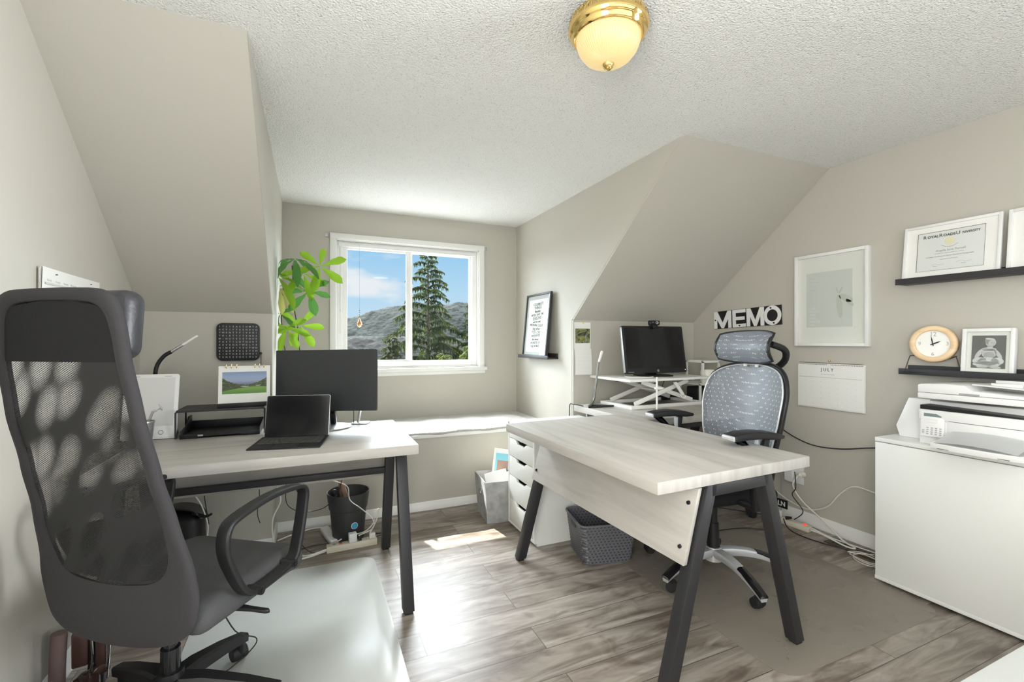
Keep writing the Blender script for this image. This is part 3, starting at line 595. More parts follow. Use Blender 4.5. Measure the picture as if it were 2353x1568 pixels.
# ================================================================ drawer unit, bins, basket
t = thing('drawer_unit', 'white drawer unit with scooped finger grips under the far end of the corner desk', 'drawers', (1.225, 2.455, 0))
W, H, D = .395, .70, .56      # along y, z, depth x
b = B(); b.span((.02, .003, .0), (D-.01, W-.003, .02)); b.build('plinth', 'white', t)
b = B(); b.span((.0, 0, .02), (D, .018, H-.004)); b.span((0, W-.018, .02), (D, W, H-.004)); b.span((0, 0, H-.018), (D, W, H), .001); b.span((D-.01, .018, .02), (D, W-.018, H-.018)); b.span((0, .018, .02), (D, W-.018, .036)); b.build('carcass', 'white', t)
zz = [.038, .185, .345, .472, .592, .680]
for i in range(5):
    z0, z1 = zz[i]+.002, zz[i+1]-.002; yc = W/2
    if i == 4: pts = [(.021, z0), (W-.021, z0), (W-.021, z1), (.021, z1)]
    else:
        pts = [(.021, z0), (W-.021, z0), (W-.021, z1)] + [(yc+.085, z1), (yc+.068, z1-.008), (yc+.05, z1-.024), (yc-.05, z1-.024), (yc-.068, z1-.008), (yc-.085, z1)] + [(.021, z1)]
    d = B().prism(pts, .001, .017, 'YZ', bev=.001).build('drawer', 'white', t)
    B().span((.019, .03, z0+.01), (.34, W-.03, z1-.045)).build('drawer_box', 'black', d)

t = thing('storage_bin', 'tapered concrete-grey fabric storage bin with a metal ring, beside the drawer unit', 'bin', (1.235, 3.02, 0), R_(-6))
def frustum(b, w0, d0, w1, d1, z0, z1, th, m=0, m2=0):
    o = lambda w, d, z: [(-w/2, -d/2, z), (w/2, -d/2, z), (w/2, d/2, z), (-w/2, d/2, z)]
    A, E_, I, J = o(w0, d0, z0), o(w1, d1, z1), o(w1-2*th, d1-2*th, z1), o(w0-2*th, d0-2*th, z0+th)
    for i in range(4):
        k = (i+1) % 4; b.quad([A[i], A[k], E_[k], E_[i]], m); b.quad([E_[i], E_[k], I[k], I[i]], m2); b.quad([I[i], I[k], J[k], J[i]], m2)
    b.quad(A[::-1], m); b.quad(J, m2); bmesh.ops.remove_doubles(b.bm, verts=b.bm.verts[:], dist=1e-5)
b = B(); frustum(b, .26, .27, .30, .31, 0, .285, .006, 0, 1); b.build('bin_body', ['concrete', 'concrete_in'], t)
b = B(); Xr = Matrix.Translation((-.149, -.04, .205)) @ Euler((0, R_(-86), 0)).to_matrix().to_4x4()
b.lathe([(.011, 0), (.021, .001), (.022, .005), (.015, .007), (.011, .004)], 20, X=Xr, close=True); b.build('ring_grip', 'chrome', t)
g = 'papers kept in the fabric storage bin'
o = tag(B().box((0, 0, .20), (.20, .010, .40), .001).box((0, -.0055, .22), (.17, .001, .30), m=1).box((-.03, -.0062, .22), (.08, .001, .20), m=2).box((.035, -.0062, .19), (.05, .001, .14), m=3).build('magazine', ['paper', 'blue', 'brownprint', 'darkprint'], loc=(1.26, 3.06, .045), rot=(R_(-8), R_(8), R_(-20))), 'blue and white magazine with a building picture standing tallest in the fabric bin', 'magazine', g)
o = tag(B().box((0, 0, .15), (.17, .004, .29), .001).build('paper_sheet', 'paper', loc=(1.228, 2.955, .03), rot=(R_(-12), R_(-6), R_(4))), 'folded white paper sheet leaning at the front of the fabric bin', 'paper', g)
tag(B().box((0, 0, .14), (.17, .006, .27), .001).build('envelope', 'paper', loc=(1.265, 2.985, .03), rot=(R_(-10), R_(4), R_(-12))), 'pale grey envelope leaning before the magazine in the fabric bin', 'envelope', g)

t = thing('plastic_basket', 'open grey woven-look plastic basket under the corner desk', 'basket', (1.546, 2.235, 0), R_(-13))
def basket(w0, d0, w1, d1, h, r):
    b = B(); N = 4
    def ring(f, off=0):
        return rrect(w0+(w1-w0)*f-2*off, d0+(d1-d0)*f-2*off, r-off*.6, 8)
    n = len(ring(0)); rows = 26
    t_ = bmesh.new(); O = []; I = []
    for j in range(rows+1):
        f = j/rows; z = h*f + (0 if j < rows else 0)
        ro = ring(f); ri = ring(f, .004)
        O.append([t_.verts.new((x+(0.0012*(1 if (j % 2) else -1)*(x/abs(x) if x else 0)), y+(.0012*(1 if j % 2 else -1)*(y/abs(y) if y else 0)), z)) for x, y in ro])
        I.append([t_.verts.new((x, y, max(z, .004))) for x, y in ri])
    for j in range(rows):
        for k in range(n):
            k2 = (k+1) % n
            t_.faces.new((O[j][k], O[j][k2], O[j+1][k2], O[j+1][k])); t_.faces.new((I[j][k2], I[j][k], I[j+1][k], I[j+1][k2]))
    t_.faces.new(O[0][::-1]); t_.faces.new(I[0])
    for k in range(n): t_.faces.new((O[-1][k], O[-1][(k+1) % n], I[-1][(k+1) % n], I[-1][k]))
    b._add(t_); return b
m = M['weave'] = mat('basket_weave', (.115, .115, .13), .45); nt = m.node_tree; p = nt.nodes['Principled BSDF']
tcn = nd(nt, 'ShaderNodeTexCoord'); sp = nd(nt, 'ShaderNodeSeparateXYZ'); lk(nt, tcn.outputs['Object'], sp.inputs[0])
zrow = mth(nt, 'MULTIPLY', sp.outputs[2], 1/.0165); fr_ = mth(nt, 'FRACT', zrow); odd = mth(nt, 'MULTIPLY', mth(nt, 'FLOOR', zrow), .5)
xx = mth(nt, 'FRACT', mth(nt, 'ADD', mth(nt, 'MULTIPLY', mth(nt, 'ADD', sp.outputs[0], sp.outputs[1]), 1/.022), odd))
hole = mth(nt, 'MULTIPLY', mth(nt, 'GREATER_THAN', fr_, .62), mth(nt, 'GREATER_THAN', xx, .5)); 
bh = mth(nt, 'SUBTRACT', mth(nt, 'MULTIPLY', mth(nt, 'SINE', mth(nt, 'MULTIPLY', fr_, PI)), .4), hole)
bn = nd(nt, 'ShaderNodeBump', i_Strength=1.0, i_Distance=.003); lk(nt, bh, bn.inputs['Height']); lk(nt, bn.outputs[0], p.inputs['Normal'])
mr = nd(nt, 'ShaderNodeMixRGB'); lk(nt, hole, mr.inputs[0]); mr.inputs[1].default_value = (.135, .135, .15, 1); mr.inputs[2].default_value = (.035, .035, .04, 1); lk(nt, mr.outputs[0], p.inputs['Base Color'])
basket(.285, .255, .335, .30, .222, .035).build('basket_body', 'weave', t)
b = B(); b.sweep([(x, y, .222) for x, y in rrect(.338, .303, .037, 8)], rp(.010, .012), closed=True); b.build('rim', 'basket', t)
B().prism(rrect(.085, .026, .012, 6), -.003, .002, 'YZ', X=Matrix.Translation((-.1625, 0, .185)) @ Euler((0, R_(-6), 0)).to_matrix().to_4x4()).build('handle_hole', 'black', t)

t = thing('waste_bin', 'black plastic bin with a blue round sticker standing by the window seat', 'bin', (.213, 3.03, 0))
B().lathe([(0, .003), (.088, .003), (.092, .01), (.108, .20), (.114, .205), (.126, .298), (.1255, .305), (.121, .303), (.112, .21), (.105, .20), (.088, .012), (0, .012)], 48).build('bin_body', 'pot', t)
o = B().lathe([(0, .0015), (.017, .0015), (.0185, 0)], 24, 0).lathe([(.0185, 0), (.0205, .001), (.0195, .002), (.018, .002)], 24, 1).build('round_sticker', ['sticker', 'whitetext'], t)
o.rotation_euler = (R_(88), 0, R_(14)); o.location = (.0285, -.0985, .115)
g = 'wooden sticks leaning in the black bin'
tag(B().tube([(.05, .03, .02), (-.01, 0, .23), (-.06, -.02, .40), (-.075, -.02, .46)], .018, 10, smooth=4, scale=[1, .95, .8, .7]).build('wooden_stick', 'stick', loc=(.22, 3.03, 0)), 'thick brown stick leaning left out of the black bin', 'stick', g)
tag(B().tube([(-.03, .05, .02), (-.035, .03, .2), (-.055, .01, .36), (-.05, .0, .47)], .013, 10, smooth=4, scale=[1, .9, .8, .6]).build('wooden_stick', 'stick', loc=(.22, 3.03, 0)), 'thinner pale stick standing behind the thick one in the black bin', 'stick', g)
tag(B().tube([(-.03, -.035, .02), (-.065, -.02, .2), (-.082, -.012, .30)], .022, 10, smooth=4).ball((-.0835, -.0115, .305), .022, 10).build('umbrella', 'black', loc=(.213, 3.03, 0)), 'folded black umbrella end resting inside the black bin', 'umbrella')

# ================================================================ high-back mesh chair, seen from behind
t = thing('mesh_office_chair', 'tall charcoal office chair with black mesh back and loop armrests, back to the camera', 'office chair', (-.411, 1.775, .003), R_(-35))
CX = .022
def interp(tab, z):
    if z <= tab[0][0]: return tab[0][1]
    for (a, p), (c, q) in zip(tab, tab[1:]):
        if z <= c: f = (z-a)/(c-a); f = f*f*(3-2*f)*.35+f*.65; return p+(q-p)*f
    return tab[-1][1]
prof_y = [(.38, -.185), (.50, -.188), (.62, -.20), (.76, -.228), (.90, -.262), (1.05, -.298), (1.2, -.322), (1.37, -.335)]
def yb(z, x=0): return interp(prof_y, z) + .25*x*x   # sides wrap a little forward
outer = [(0, .392), (.10, .396), (.185, .412), (.242, .452), (.264, .53), (.258, .62), (.243, .72), (.230, .83), (.222, .94), (.216, 1.06), (.208, 1.18), (.201, 1.27), (.188, 1.332), (.150, 1.362), (.08, 1.367)]
inner = [(0, .566), (.07, .568), (.138, .580), (.178, .612), (.196, .665), (.200, .73), (.196, .80), (.192, .87), (.188, .96), (.185, 1.06), (.177, 1.17), (.169, 1.25), (.154, 1.305), (.120, 1.330), (.06, 1.336)]
def full(o, top): return o + [(0, top)] + [(-x, z) for x, z in o[:0:-1]]
OU, _ = crv([Vector((x, 0, z)) for x, z in full(outer, 1.368)], 4, True); IN, _ = crv([Vector((x, 0, z)) for x, z in full(inner, 1.337)], 4, True)
tb = bmesh.new(); rows = []
for a, c in zip(OU, IN):
    sec = []
    for f, dy in ((0, -.006), (.12, -.013), (.5, -.015), (.92, -.011), (1, -.005), (1, .003), (.8, .008), (.3, .009), (.06, .006), (0, 0)):
        x = a.x+(c.x-a.x)*f; z = a.z+(c.z-a.z)*f; sec.append(tb.verts.new((CX+x, yb(z, x)+dy, z)))
    rows.append(sec)
for i in range(len(rows)):
    a, c = rows[i], rows[(i+1) % len(rows)]
    for k in range(10): tb.faces.new((a[k], a[(k+1) % 10], c[(k+1) % 10], c[k]))
bmesh.ops.recalc_face_normals(tb, faces=tb.faces[:])
B()._add(tb).build('backrest_frame', 'fabric_dk', t, ang=60)
inw = []
for z in [.566+.771*i/60 for i in range(61)]:
    best = 0
    for a, c in zip(IN, IN[1:]+IN[:1]):
        if a.x > -1e-4 and c.x > -1e-4 and (a.z-z)*(c.z-z) <= 0 and abs(a.z-c.z) > 1e-7: best = max(best, a.x+(c.x-a.x)*(z-a.z)/(c.z-a.z))
    inw.append((z, best))
def inwid(z): return max(.02, interp(inw, z))
def netsurf(z0, z1, dy, n=20, grow=.004, curve=None):
    def fn(u, v):
        x_ = -1+2*u
        lo, hi = (z0, z1) if curve is None else (z0, curve(x_))
        z = lo+(hi-lo)*v; x = x_*(inwid(min(1.335, max(.567, z)))+grow); return (CX+x, yb(z, x)+dy, z)
    return B().surf(fn, n, 30)
netsurf(.567, 1.19, -.006).build('mesh_back', 'net_black', t)
netsurf(1.185, 1.336, -.007).build('upper_mesh', 'net_solid', t)
arc = lambda s: .775-.075*(.5-.5*s)**2*1.2-.02*(1+s)*.0
netsurf(.567, .8, .012, curve=arc, grow=0).build('lumbar_panel', 'net_solid', t)
b = B(); b.box((CX-.002, -.262, 1.278), (.330, .075, .18), .034, 5, rot=(R_(-4), 0, 0)); b.build('head_cushion', 'leather', t)
B().box((CX-.155, -.30, 1.30), (.012, .03, .12), .004).build('cushion_strap', 'fabric_dk', t); B().box((CX+.150, -.295, 1.29), (.010, .03, .12), .004).build('cushion_strap', 'fabric_dk', t)
def seatfn(w, y0, y1, z, th, dip, cx=0):
    b = B(); b.box((0, 0, 0), (w, y1-y0, th), min(th*.46, .05), 5)
    bmesh.ops.subdivide_edges(b.bm, edges=[e for e in b.bm.edges if e.calc_length() > .1], cuts=10, use_grid_fill=True)
    for v in b.bm.verts:
        fx = v.co.x/(w/2); fy = (v.co.y)/((y1-y0)/2)
        if fy > .4: v.co.z -= (fy-.4)**2*.06; v.co.x *= 1-.06*(fy-.4)
        if v.co.z > 0: v.co.z -= dip*(1-fx*fx)*(1-fy*fy)
        v.co.x += cx; v.co.y += (y0+y1)/2; v.co.z += z-th/2
    return b
seatfn(.475, -.165, .305, .505, .095, .012, .042).build('seat', 'fabric_seat', t, ang=60)
loop = [(-.005, .472), (.09, .470), (.178, .486), (.210, .55), (.238, .670), (.235, .712), (.195, .730), (.07, .738), (-.062, .722), (-.104, .698), (-.110, .637), (-.080, .560), (-.045, .50)]
for s in (-1, 1):
    x = .03 + (.272 if s > 0 else -.300)
    a = B().sweep([(x, y, z) for y, z in loop], rp(.017, .042, .006), closed=True, smooth=5, up=(1, 0, 0)).build('armrest', 'black', t, ang=50)
    for y, z in ((.012, .468), (.165, .478)):
        B().cyl((x-s*.028, y, z), (x+s*.024, y, z), .013, n=18).cyl((x+s*.024, y, z), (x+s*.027, y, z), .008, n=6, m=1).build('bolt', ['black', 'black_shiny'], a)
b = B(); b.box((.0, 0, .385), (.20, .26, .05), .012); b.build('tilt_mechanism', 'black', t)
b = B(); b.prism([(.08, -.016), (.235, -.022), (.245, -.012), (.30, -.006), (.35, -.006), (.362, .002), (.35, .010), (.30, .010), (.245, .014), (.235, .020), (.08, .018)], .408, .420, 'XY', bev=.004); b.build('lever', 'black', t)
B().cyl((.16, -.05, .400), (.205, -.05, .400), .024, n=20).build('tension_knob', 'black', t)
B().cyl((0, 0, .16), (0, 0, .26), .027, n=24).cyl((0, 0, .26), (0, 0, .37), .019, n=24).build('gas_column', 'black_shiny', t)
def star(parent, a0, R, zh, zt, w0, w1, h0, h1, m, name='base'):
    b = B(); b.cyl((0, 0, zh-h0), (0, 0, zh+.012), .042, .036, 28)
    for k in range(5):
        a = a0+k*2*PI/5; c, s = math.cos(a), math.sin(a); P = [(.02, zh-.006), (.10, zh-.012), (.22, (zh+zt)/2-.004), (R, zt)]
        q = [Vector((r*c, r*s, z)) for r, z in P]
        b.sweep(q, [(-.5, -1), (.5, -1), (.5, -.15), (.36, 0), (-.36, 0), (-.5, -.15)], 0, scale=None) if 0 else None
        bm = bmesh.new(); rws = []
        for i, p in enumerate(q):
            f = P[i][0]/R; wd = w0+(w1-w0)*f; hh = h0+(h1-h0)*f; sd = Vector((-s, c, 0))*wd/2
            rws.append([bm.verts.new(p+sd*x+Vector((0, 0, hh*z))) for x, z in ((-.9, -1), (.9, -1), (1, -.2), (.75, 0), (-.75, 0), (-1, -.2))])
        for A_, C_ in zip(rws, rws[1:]):
            for j in range(6): bm.faces.new((A_[j], A_[(j+1) % 6], C_[(j+1) % 6], C_[j]))
        bm.faces.new(rws[0][::-1]); bm.faces.new(rws[-1]); bmesh.ops.recalc_face_normals(bm, faces=bm.faces[:]); b._add(bm)
    return b.build(name, m, parent)
def caster(parent, x, y, ztop, ang, r=.028, cover='black', wheel='rubber'):
    c = bpy.data.objects.new('caster', None); 
    b = B(); ca, sa = math.cos(ang), math.sin(ang); ax = Vector((-sa, ca, 0)); ctr = Vector((x+ca*.018, y+sa*.018, r))
    for s in (-1, 1): b.cyl(ctr+ax*s*.008, ctr+ax*s*.026, r, r*.86 if s > 0 else r*.86, 20, m=1)
    b.cyl(ctr-ax*.009, ctr+ax*.009, r*.96, n=20); b.cyl((x, y, r), (x, y, ztop), .009, n=12)
    b.box(ctr+Vector((0, 0, r*.35)), (.035, .02, r*1.2), .006, rot=(0, 0, ang))
    bpy.data.objects.remove(c); return b.build('caster', [cover, wheel], parent)
A0 = R_(93)
star(t, A0, .325, .175, .102, .062, .040, .055, .032, 'black')
for k in range(5):
    a = A0+k*2*PI/5; caster(t, .307*math.cos(a), .307*math.sin(a), .08, a+1.1+k*1.7)

# ================================================================ grey mesh ergonomic chair
t = thing('ergonomic_chair', 'grey mesh ergonomic chair with headrest and silver star base, tucked into the corner desk', 'office chair', (1.965, 1.80, .003), R_(83))
CX = -.008; o2 = [(0, .50), (.12, .502), (.185, .53), (.222, .60), (.245, .70), (.264, .80), (.276, .90), (.272, .98), (.245, 1.045), (.19, 1.085), (.10, 1.108)]
def yb2(z, x): return interp([(.5, -.20), (.62, -.185), (.72, -.19), (.85, -.215), (1.0, -.245), (1.12, -.265)], z)+.9*x*x
O2, _ = crv([Vector((x, 0, z)) for x, z in full(o2, 1.113)], 5, True)
b = B(); b.sweep([(CX+p.x, yb2(p.z, p.x)-.014, p.z) for p in O2], rp(.026, .022, .008), closed=True, up=(0, 1, 0)); b.build('backrest_frame', 'black', t, ang=60)
b = B(); b.sweep([(CX+p.x*.985, yb2(p.z, p.x)+.004, .8+(p.z-.8)*.985) for p in O2], rp(.007, .008, .003), closed=True, up=(0, 1, 0)); b.build('silver_piping', 'silver_paint', t, ang=60)
w2 = []
for z in [.502+.610*i/50 for i in range(51)]:
    best = .02
    for a, c in zip(O2, O2[1:]+O2[:1]):
        if a.x > -1e-4 and c.x > -1e-4 and (a.z-z)*(c.z-z) <= 0 and abs(a.z-c.z) > 1e-7: best = max(best, a.x+(c.x-a.x)*(z-a.z)/(c.z-a.z))
    w2.append((z, best))
def fn(u, v):
    z = .504+.606*v; x = (-1+2*u)*interp(w2, z)*.985; return (CX+x, yb2(z, x)+.003, z)
B().surf(fn, 24, 34).build('mesh_back', 'net_grey', t)
b = B(); b.tube([(CX, -.30, .40), (CX, -.315, .55), (CX, -.30, .80), (CX, -.31, 1.02)], .022, 10); b.box((CX, -.245, .66), (.30, .03, .10), .012); b.build('back_spine', 'black', t)
# headrest
def hf(u, v):
    x = (-1+2*u)*.185; z = -.082+.164*v; rz_ = 1-.18*abs(-1+2*u)**3
    return (CX+x, -.205+.9*x*x+.045*math.cos((v-.45)*2.6)-.03, 1.205+z*rz_)
B().surf(hf, 20, 14, .004).build('headrest_mesh', 'net_grey', t)
ed = [hf(u/12, 1) for u in range(13)]+[hf(1, 1-v/6) for v in range(1, 7)]+[hf(1-u/12, 0) for u in range(1, 13)]+[hf(0, v/6) for v in range(1, 6)]
b = B(); b.sweep([(x, y-.006, z) for x, y, z in ed], rp(.020, .012, .005), closed=True, up=(0, 1, 0)); b.build('headrest_frame', 'black', t, ang=60)
b = B(); b.tube([(CX-.16, -.215, 1.22), (CX-.17, -.29, 1.19), (CX-.13, -.33, 1.13), (CX-.05, -.325, 1.07), (CX, -.31, 1.02)], .017, 10); b.tube([(CX+.16, -.215, 1.22), (CX+.16, -.29, 1.19), (CX+.12, -.33, 1.13), (CX+.05, -.325, 1.07), (CX, -.31, 1.02)], .017, 10); b.build('headrest_bracket', 'black', t)
b = B()
for x in (-.03, .05): b.box((CX+x, -.25, 1.118), (.018, .012, .045), .003)
b.build('headrest_slide', 'white_metal', t)
seatfn(.50, -.20, .28, .50, .06, .014, .015).build('seat', 'net_solid', t, ang=60)
B().box((.015, .02, .415), (.22, .26, .06), .02).build('tilt_mechanism', 'black', t)
for s, xx in ((1, .335), (-1, -.330)):
    yy = .03 if s > 0 else .06
    P = [(-.14, .785), (-.145, .800), (-.09, .815), (0, .824), (.08, .822), (.135, .812), (.137, .785), (.06, .790), (-.02, .790), (-.09, .782)]
    a = B().prism([(y+yy, z) for y, z in P], xx-.042, xx+.042, 'YZ', bev=.006).build('armrest', 'black', t, ang=50)
    B().prism([(y+yy, z) for y, z in [(.134, .786), (.136, .811), (.146, .806), (.146, .789)]], xx-.038, xx+.038, 'YZ', bev=.004).build('armrest_cap', 'silver_paint', a)
    b = B(); b.prism([(y+yy, z) for y, z in [(-.085, .79), (-.055, .79), (-.045, .74), (.0, .72), (.06, .775), (.10, .79), (.07, .79), (.06, .78), (.02, .70), (.01, .64), (.01, .50), (-.06, .50), (-.065, .66)]], xx-.014, xx+.014, 'YZ', bev=.004)
    b.box((xx-s*.09, yy-.02, .46), (.20, .05, .02), .006); b.box((xx, yy-.025, .49), (.03, .06, .08), .01); b.build('arm_post', 'black', a)
    B().box((xx-s*.012, yy-.035, .745), (.012, .022, .07), .003).build('height_slide', 'silver_paint', a)
B().cyl((0, 0, .14), (0, 0, .27), .033, .026, 24).cyl((0, 0, .27), (0, 0, .40), .020, n=24).build('gas_column', 'black', t)
b = B(); b.cyl((0, 0, .075), (0, 0, .145), .046, .040, 30); A0 = R_(103)
for k in range(5):
    a = A0+k*2*PI/5; c, s = math.cos(a), math.sin(a); bm = bmesh.new(); rws = []
    for i in range(11):
        f = i/10; r = .02+.345*f; z = .140-.075*f*f*.9+.012*math.sin(f*PI); wd = .062-.022*f; hh = .045-.018*f; sd = Vector((-s, c, 0))*wd/2
        rws.append([bm.verts.new(Vector((r*c, r*s, z))+sd*x+Vector((0, 0, hh*zz_))) for x, zz_ in ((-.7, -1), (.7, -1), (1, -.35), (.8, -.05), (.35, 0), (-.35, 0), (-.8, -.05), (-1, -.35))])
    for A_, C_ in zip(rws, rws[1:]):
        for j in range(8): bm.faces.new((A_[j], A_[(j+1) % 8], C_[(j+1) % 8], C_[j]))
    bm.faces.new(rws[0][::-1]); bm.faces.new(rws[-1]); bmesh.ops.recalc_face_normals(bm, faces=bm.faces[:]); b._add(bm)
b.build('star_base', 'silver_paint', t, ang=50)
for k in range(5):
    a = A0+k*2*PI/5; c, s = math.cos(a), math.sin(a); bm = bmesh.new(); rws = []
    for i in range(7):
        f = .56+.44*i/6; r = .02+.345*f; z = .140-.075*f*f*.9+.012*math.sin(f*PI)+.004; wd = .058-.016*f+(.004 if i > 1 else 0); hh = .016; sd = Vector((-s, c, 0))*wd/2
        rws.append([bm.verts.new(Vector((r*c, r*s, z))+sd*x+Vector((0, 0, hh*zz_))) for x, zz_ in ((-.9, -1), (.9, -1), (.98, -.5), (.6, 0), (-.6, 0), (-.98, -.5))])
    for A_, C_ in zip(rws, rws[1:]):
        for j in range(6): bm.faces.new((A_[j], A_[(j+1) % 6], C_[(j+1) % 6], C_[j]))
    bm.faces.new(rws[0][::-1]); bm.faces.new(rws[-1]); bmesh.ops.recalc_face_normals(bm, faces=bm.faces[:])
    B()._add(bm).build('foot_cap', 'black_shiny', t, ang=50)
    caster(t, .345*c, .345*s, .06, a+2.0+k*1.3, .027)

# ================================================================ chair mats
tag(B().prism(rrect(.80, 1.85, .07, 6), 0, .0025, 'XY', bev=.0008).build('chair_mat', 'mat_white', loc=(-.07, 1.81, .0003)), 'pale frosted chair mat under the tall charcoal chair', 'chair mat')
tag(B().prism(rrect(1.06, 1.24, .09, 6), 0, .0025, 'XY', bev=.0008).build('chair_mat', 'mat_clear', loc=(2.12, 1.735, .0003)), 'clear plastic chair mat under the grey mesh chair', 'chair mat')
# ================================================================ on the left desk
t = thing('tablet_laptop', 'open silver-edged tablet laptop with black keyboard on the left desk', 'laptop', (-.112, 2.234, ZT), R_(-13))
W_ = .300
b = B(); b.prism([(0, .001), (.205, .012), (.216, .012), (.216, .016), (.20, .017), (0, .006)], -W_/2, W_/2, 'YZ', bev=.001); kb = b.build('keyboard', 'black', t)
b = B(); nk = 0; sl_ = .0105/.205
def kz(y): return .0062+y*.053
for r_i, (n_, y) in enumerate(((14, .182), (14, .163), (14, .144), (13, .125), (12, .106), (8, .087))):
    wd = .272/n_
    for k in range(n_):
        ww = wd-.0028; x = -.136+wd*(k+.5)
        b.box((x, y, kz(y)+.0005), (ww, .0158, .0018), .0006, 1, rot=(.053, 0, 0))
ks = b.build('keys', mat('key_tops', (.055, .055, .05), .5), kb); ks['kind'] = 'stuff'
B().box((0, .040, kz(.04)+.0001), (.10, .058, .0008), .0002, 1, rot=(.053, 0, 0)).build('touchpad', mat('touchpad_plastic', (.03, .03, .033), .3), kb)
scn = bpy.data.objects.new('display', None)
bpy.data.objects.remove(scn)
Xs = Matrix.Translation((0, .214, .012)) @ Euler((R_(-13), 0, 0)).to_matrix().to_4x4()
b = B(); b.prism(rrect(.292, .201, .007, 5, 0, .1005), 0, .0085, 'XZ', bev=.0012, X=Xs); dsp = b.build('display', 'silver', t)
B().prism(rrect(.288, .197, .006, 5, 0, .1005), -.0006, .001, 'XZ', X=Xs).build('bezel', 'black_shiny', dsp)
B().prism(rrect(.262, .174, .002, 2, 0, .1005), -.0010, -.0004, 'XZ', X=Xs).build('screen', 'screen', dsp)
Xk = Matrix.Translation((0, .248, .11)) @ Euler((R_(22), 0, 0)).to_matrix().to_4x4()
B().prism(rrect(.288, .09, .006, 5, 0, -.045), .0, .003, 'XZ', X=Xk).build('kickstand', 'silver', dsp)

t = thing('computer_monitor', 'wide dark monitor on a round silver foot, before the left side of the window', 'monitor', (.088, 2.70, ZT), R_(-25.5))
Xm = Matrix.Translation((0, -.035, .262)) @ Euler((R_(-3), R_(-1.0), 0)).to_matrix().to_4x4()
b = B(); b.prism(rrect(.553, .332, .004, 3), 0, .022, 'XZ', bev=.002, X=Xm); b.box((0, .03, -.02), (.28, .03, .20), .012, rot=Xm.to_3x3().to_4x4() @ Matrix.Identity(4)) if 0 else None
hs = b.build('housing', 'black', t); B().prism(rrect(.30, .20, .02, 4), .020, .045, 'XZ', bev=.008, X=Xm).build('back_cover', 'black', hs)
B().prism(rrect(.549, .328, .003, 2), -.0012, .001, 'XZ', X=Xm).build('screen', 'screen_matte', t)
B().prism([(-.028, .012), (.028, .012), (.022, .20), (-.022, .20)], .018, .05, 'XZ', bev=.008).box((0, .035, .22), (.10, .03, .10), .01).build('stand_neck', 'black_shiny', t)
b = B(); b.lathe([(0, .0), (.118, .0), (.120, .004), (.117, .008), (.06, .0125), (0, .014)], 48); b.build('stand_foot', 'silver', t).location = (.0, .0, 0)
t = thing('tablet_stand', 'small silver stand with a slanted arm behind the wide monitor', 'stand', (.262, 2.765, ZT), R_(-20))
B().prism(rrect(.095, .08, .014, 5), 0, .007, 'XY', bev=.002).build('stand_foot', 'silver', t)
B().box((-.005, .012, .075), (.016, .006, .15), .002, rot=(R_(-6), R_(9), 0)).build('stand_arm', 'silver', t)
B().cyl((-.037, -.01, .006), (-.037, -.01, .15), .002, n=8).build('stand_rod', 'black', t)

t = thing('light_therapy_lamp', 'white rectangular light therapy panel leaning upright at the left desk end', 'lamp', (-.713, 2.70, ZT), R_(-3))
Xp = Matrix.Translation((0, 0, .002)) @ Euler((R_(-10), 0, 0)).to_matrix().to_4x4()
pn = B().prism(rrect(.222, .315, .012, 5, 0, .1575), 0, .012, 'XZ', bev=.003, X=Xp).build('panel_frame', 'white_gloss', t)
B().prism(rrect(.190, .235, .003, 2, 0, .180), -.0008, .001, 'XZ', X=Xp).build('diffuser', 'silverpad', t)
b = B(); 
for x in (.0, .048): b.lathe([(.008, .0003), (.010, .0012), (.0113, .0003)], 24, X=Xp @ Matrix.Translation((x, -.0004, .032)) @ Euler((PI/2, 0, 0)).to_matrix().to_4x4(), close=True)
b.build('touch_button', 'greytext', t)
o = texts('lettering', [('VERILUX', .0075, (-.062, -.0012, .3035), {}), ('HAPPYLIGHT', .005, (.065, -.0012, .3035), {})], 'greytext', t); o.data.transform(Xp @ Matrix.Identity(4))
B().prism([(.02, .0), (.13, .0), (.135, .006), (.045, .12), (.035, .12)], .06, .085, 'YZ', bev=.002).build('kickstand', 'black', t)

t = thing('gooseneck_lamp', 'gooseneck desk lamp with black neck and pale light bar, behind the white panel', 'lamp', (-.722, 2.88, ZT))
B().lathe([(0, 0), (.045, 0), (.047, .006), (.04, .012), (0, .014)], 28).build('lamp_base', 'black', t)
B().tube([(0, 0, .01), (0, -.01, .2), (-.002, -.03, .30), (.008, -.032, .355), (.035, -.032, .398), (.066, -.032, .420)], .0095, 12).build('neck', 'black', t)
b = B(); a_ = Vector((.063, -.032, .418)); c_ = Vector((.175, -.032, .500)); dd = (c_-a_)
b.cyl(a_, a_+dd*.45, .0075, n=12); bar = b.build('light_bar', 'silver', t)
B().cyl(a_+dd*.42, c_, .0075, .0065, 12).ball(c_, .0066, 10).build('diffuser', 'white_gloss', t)

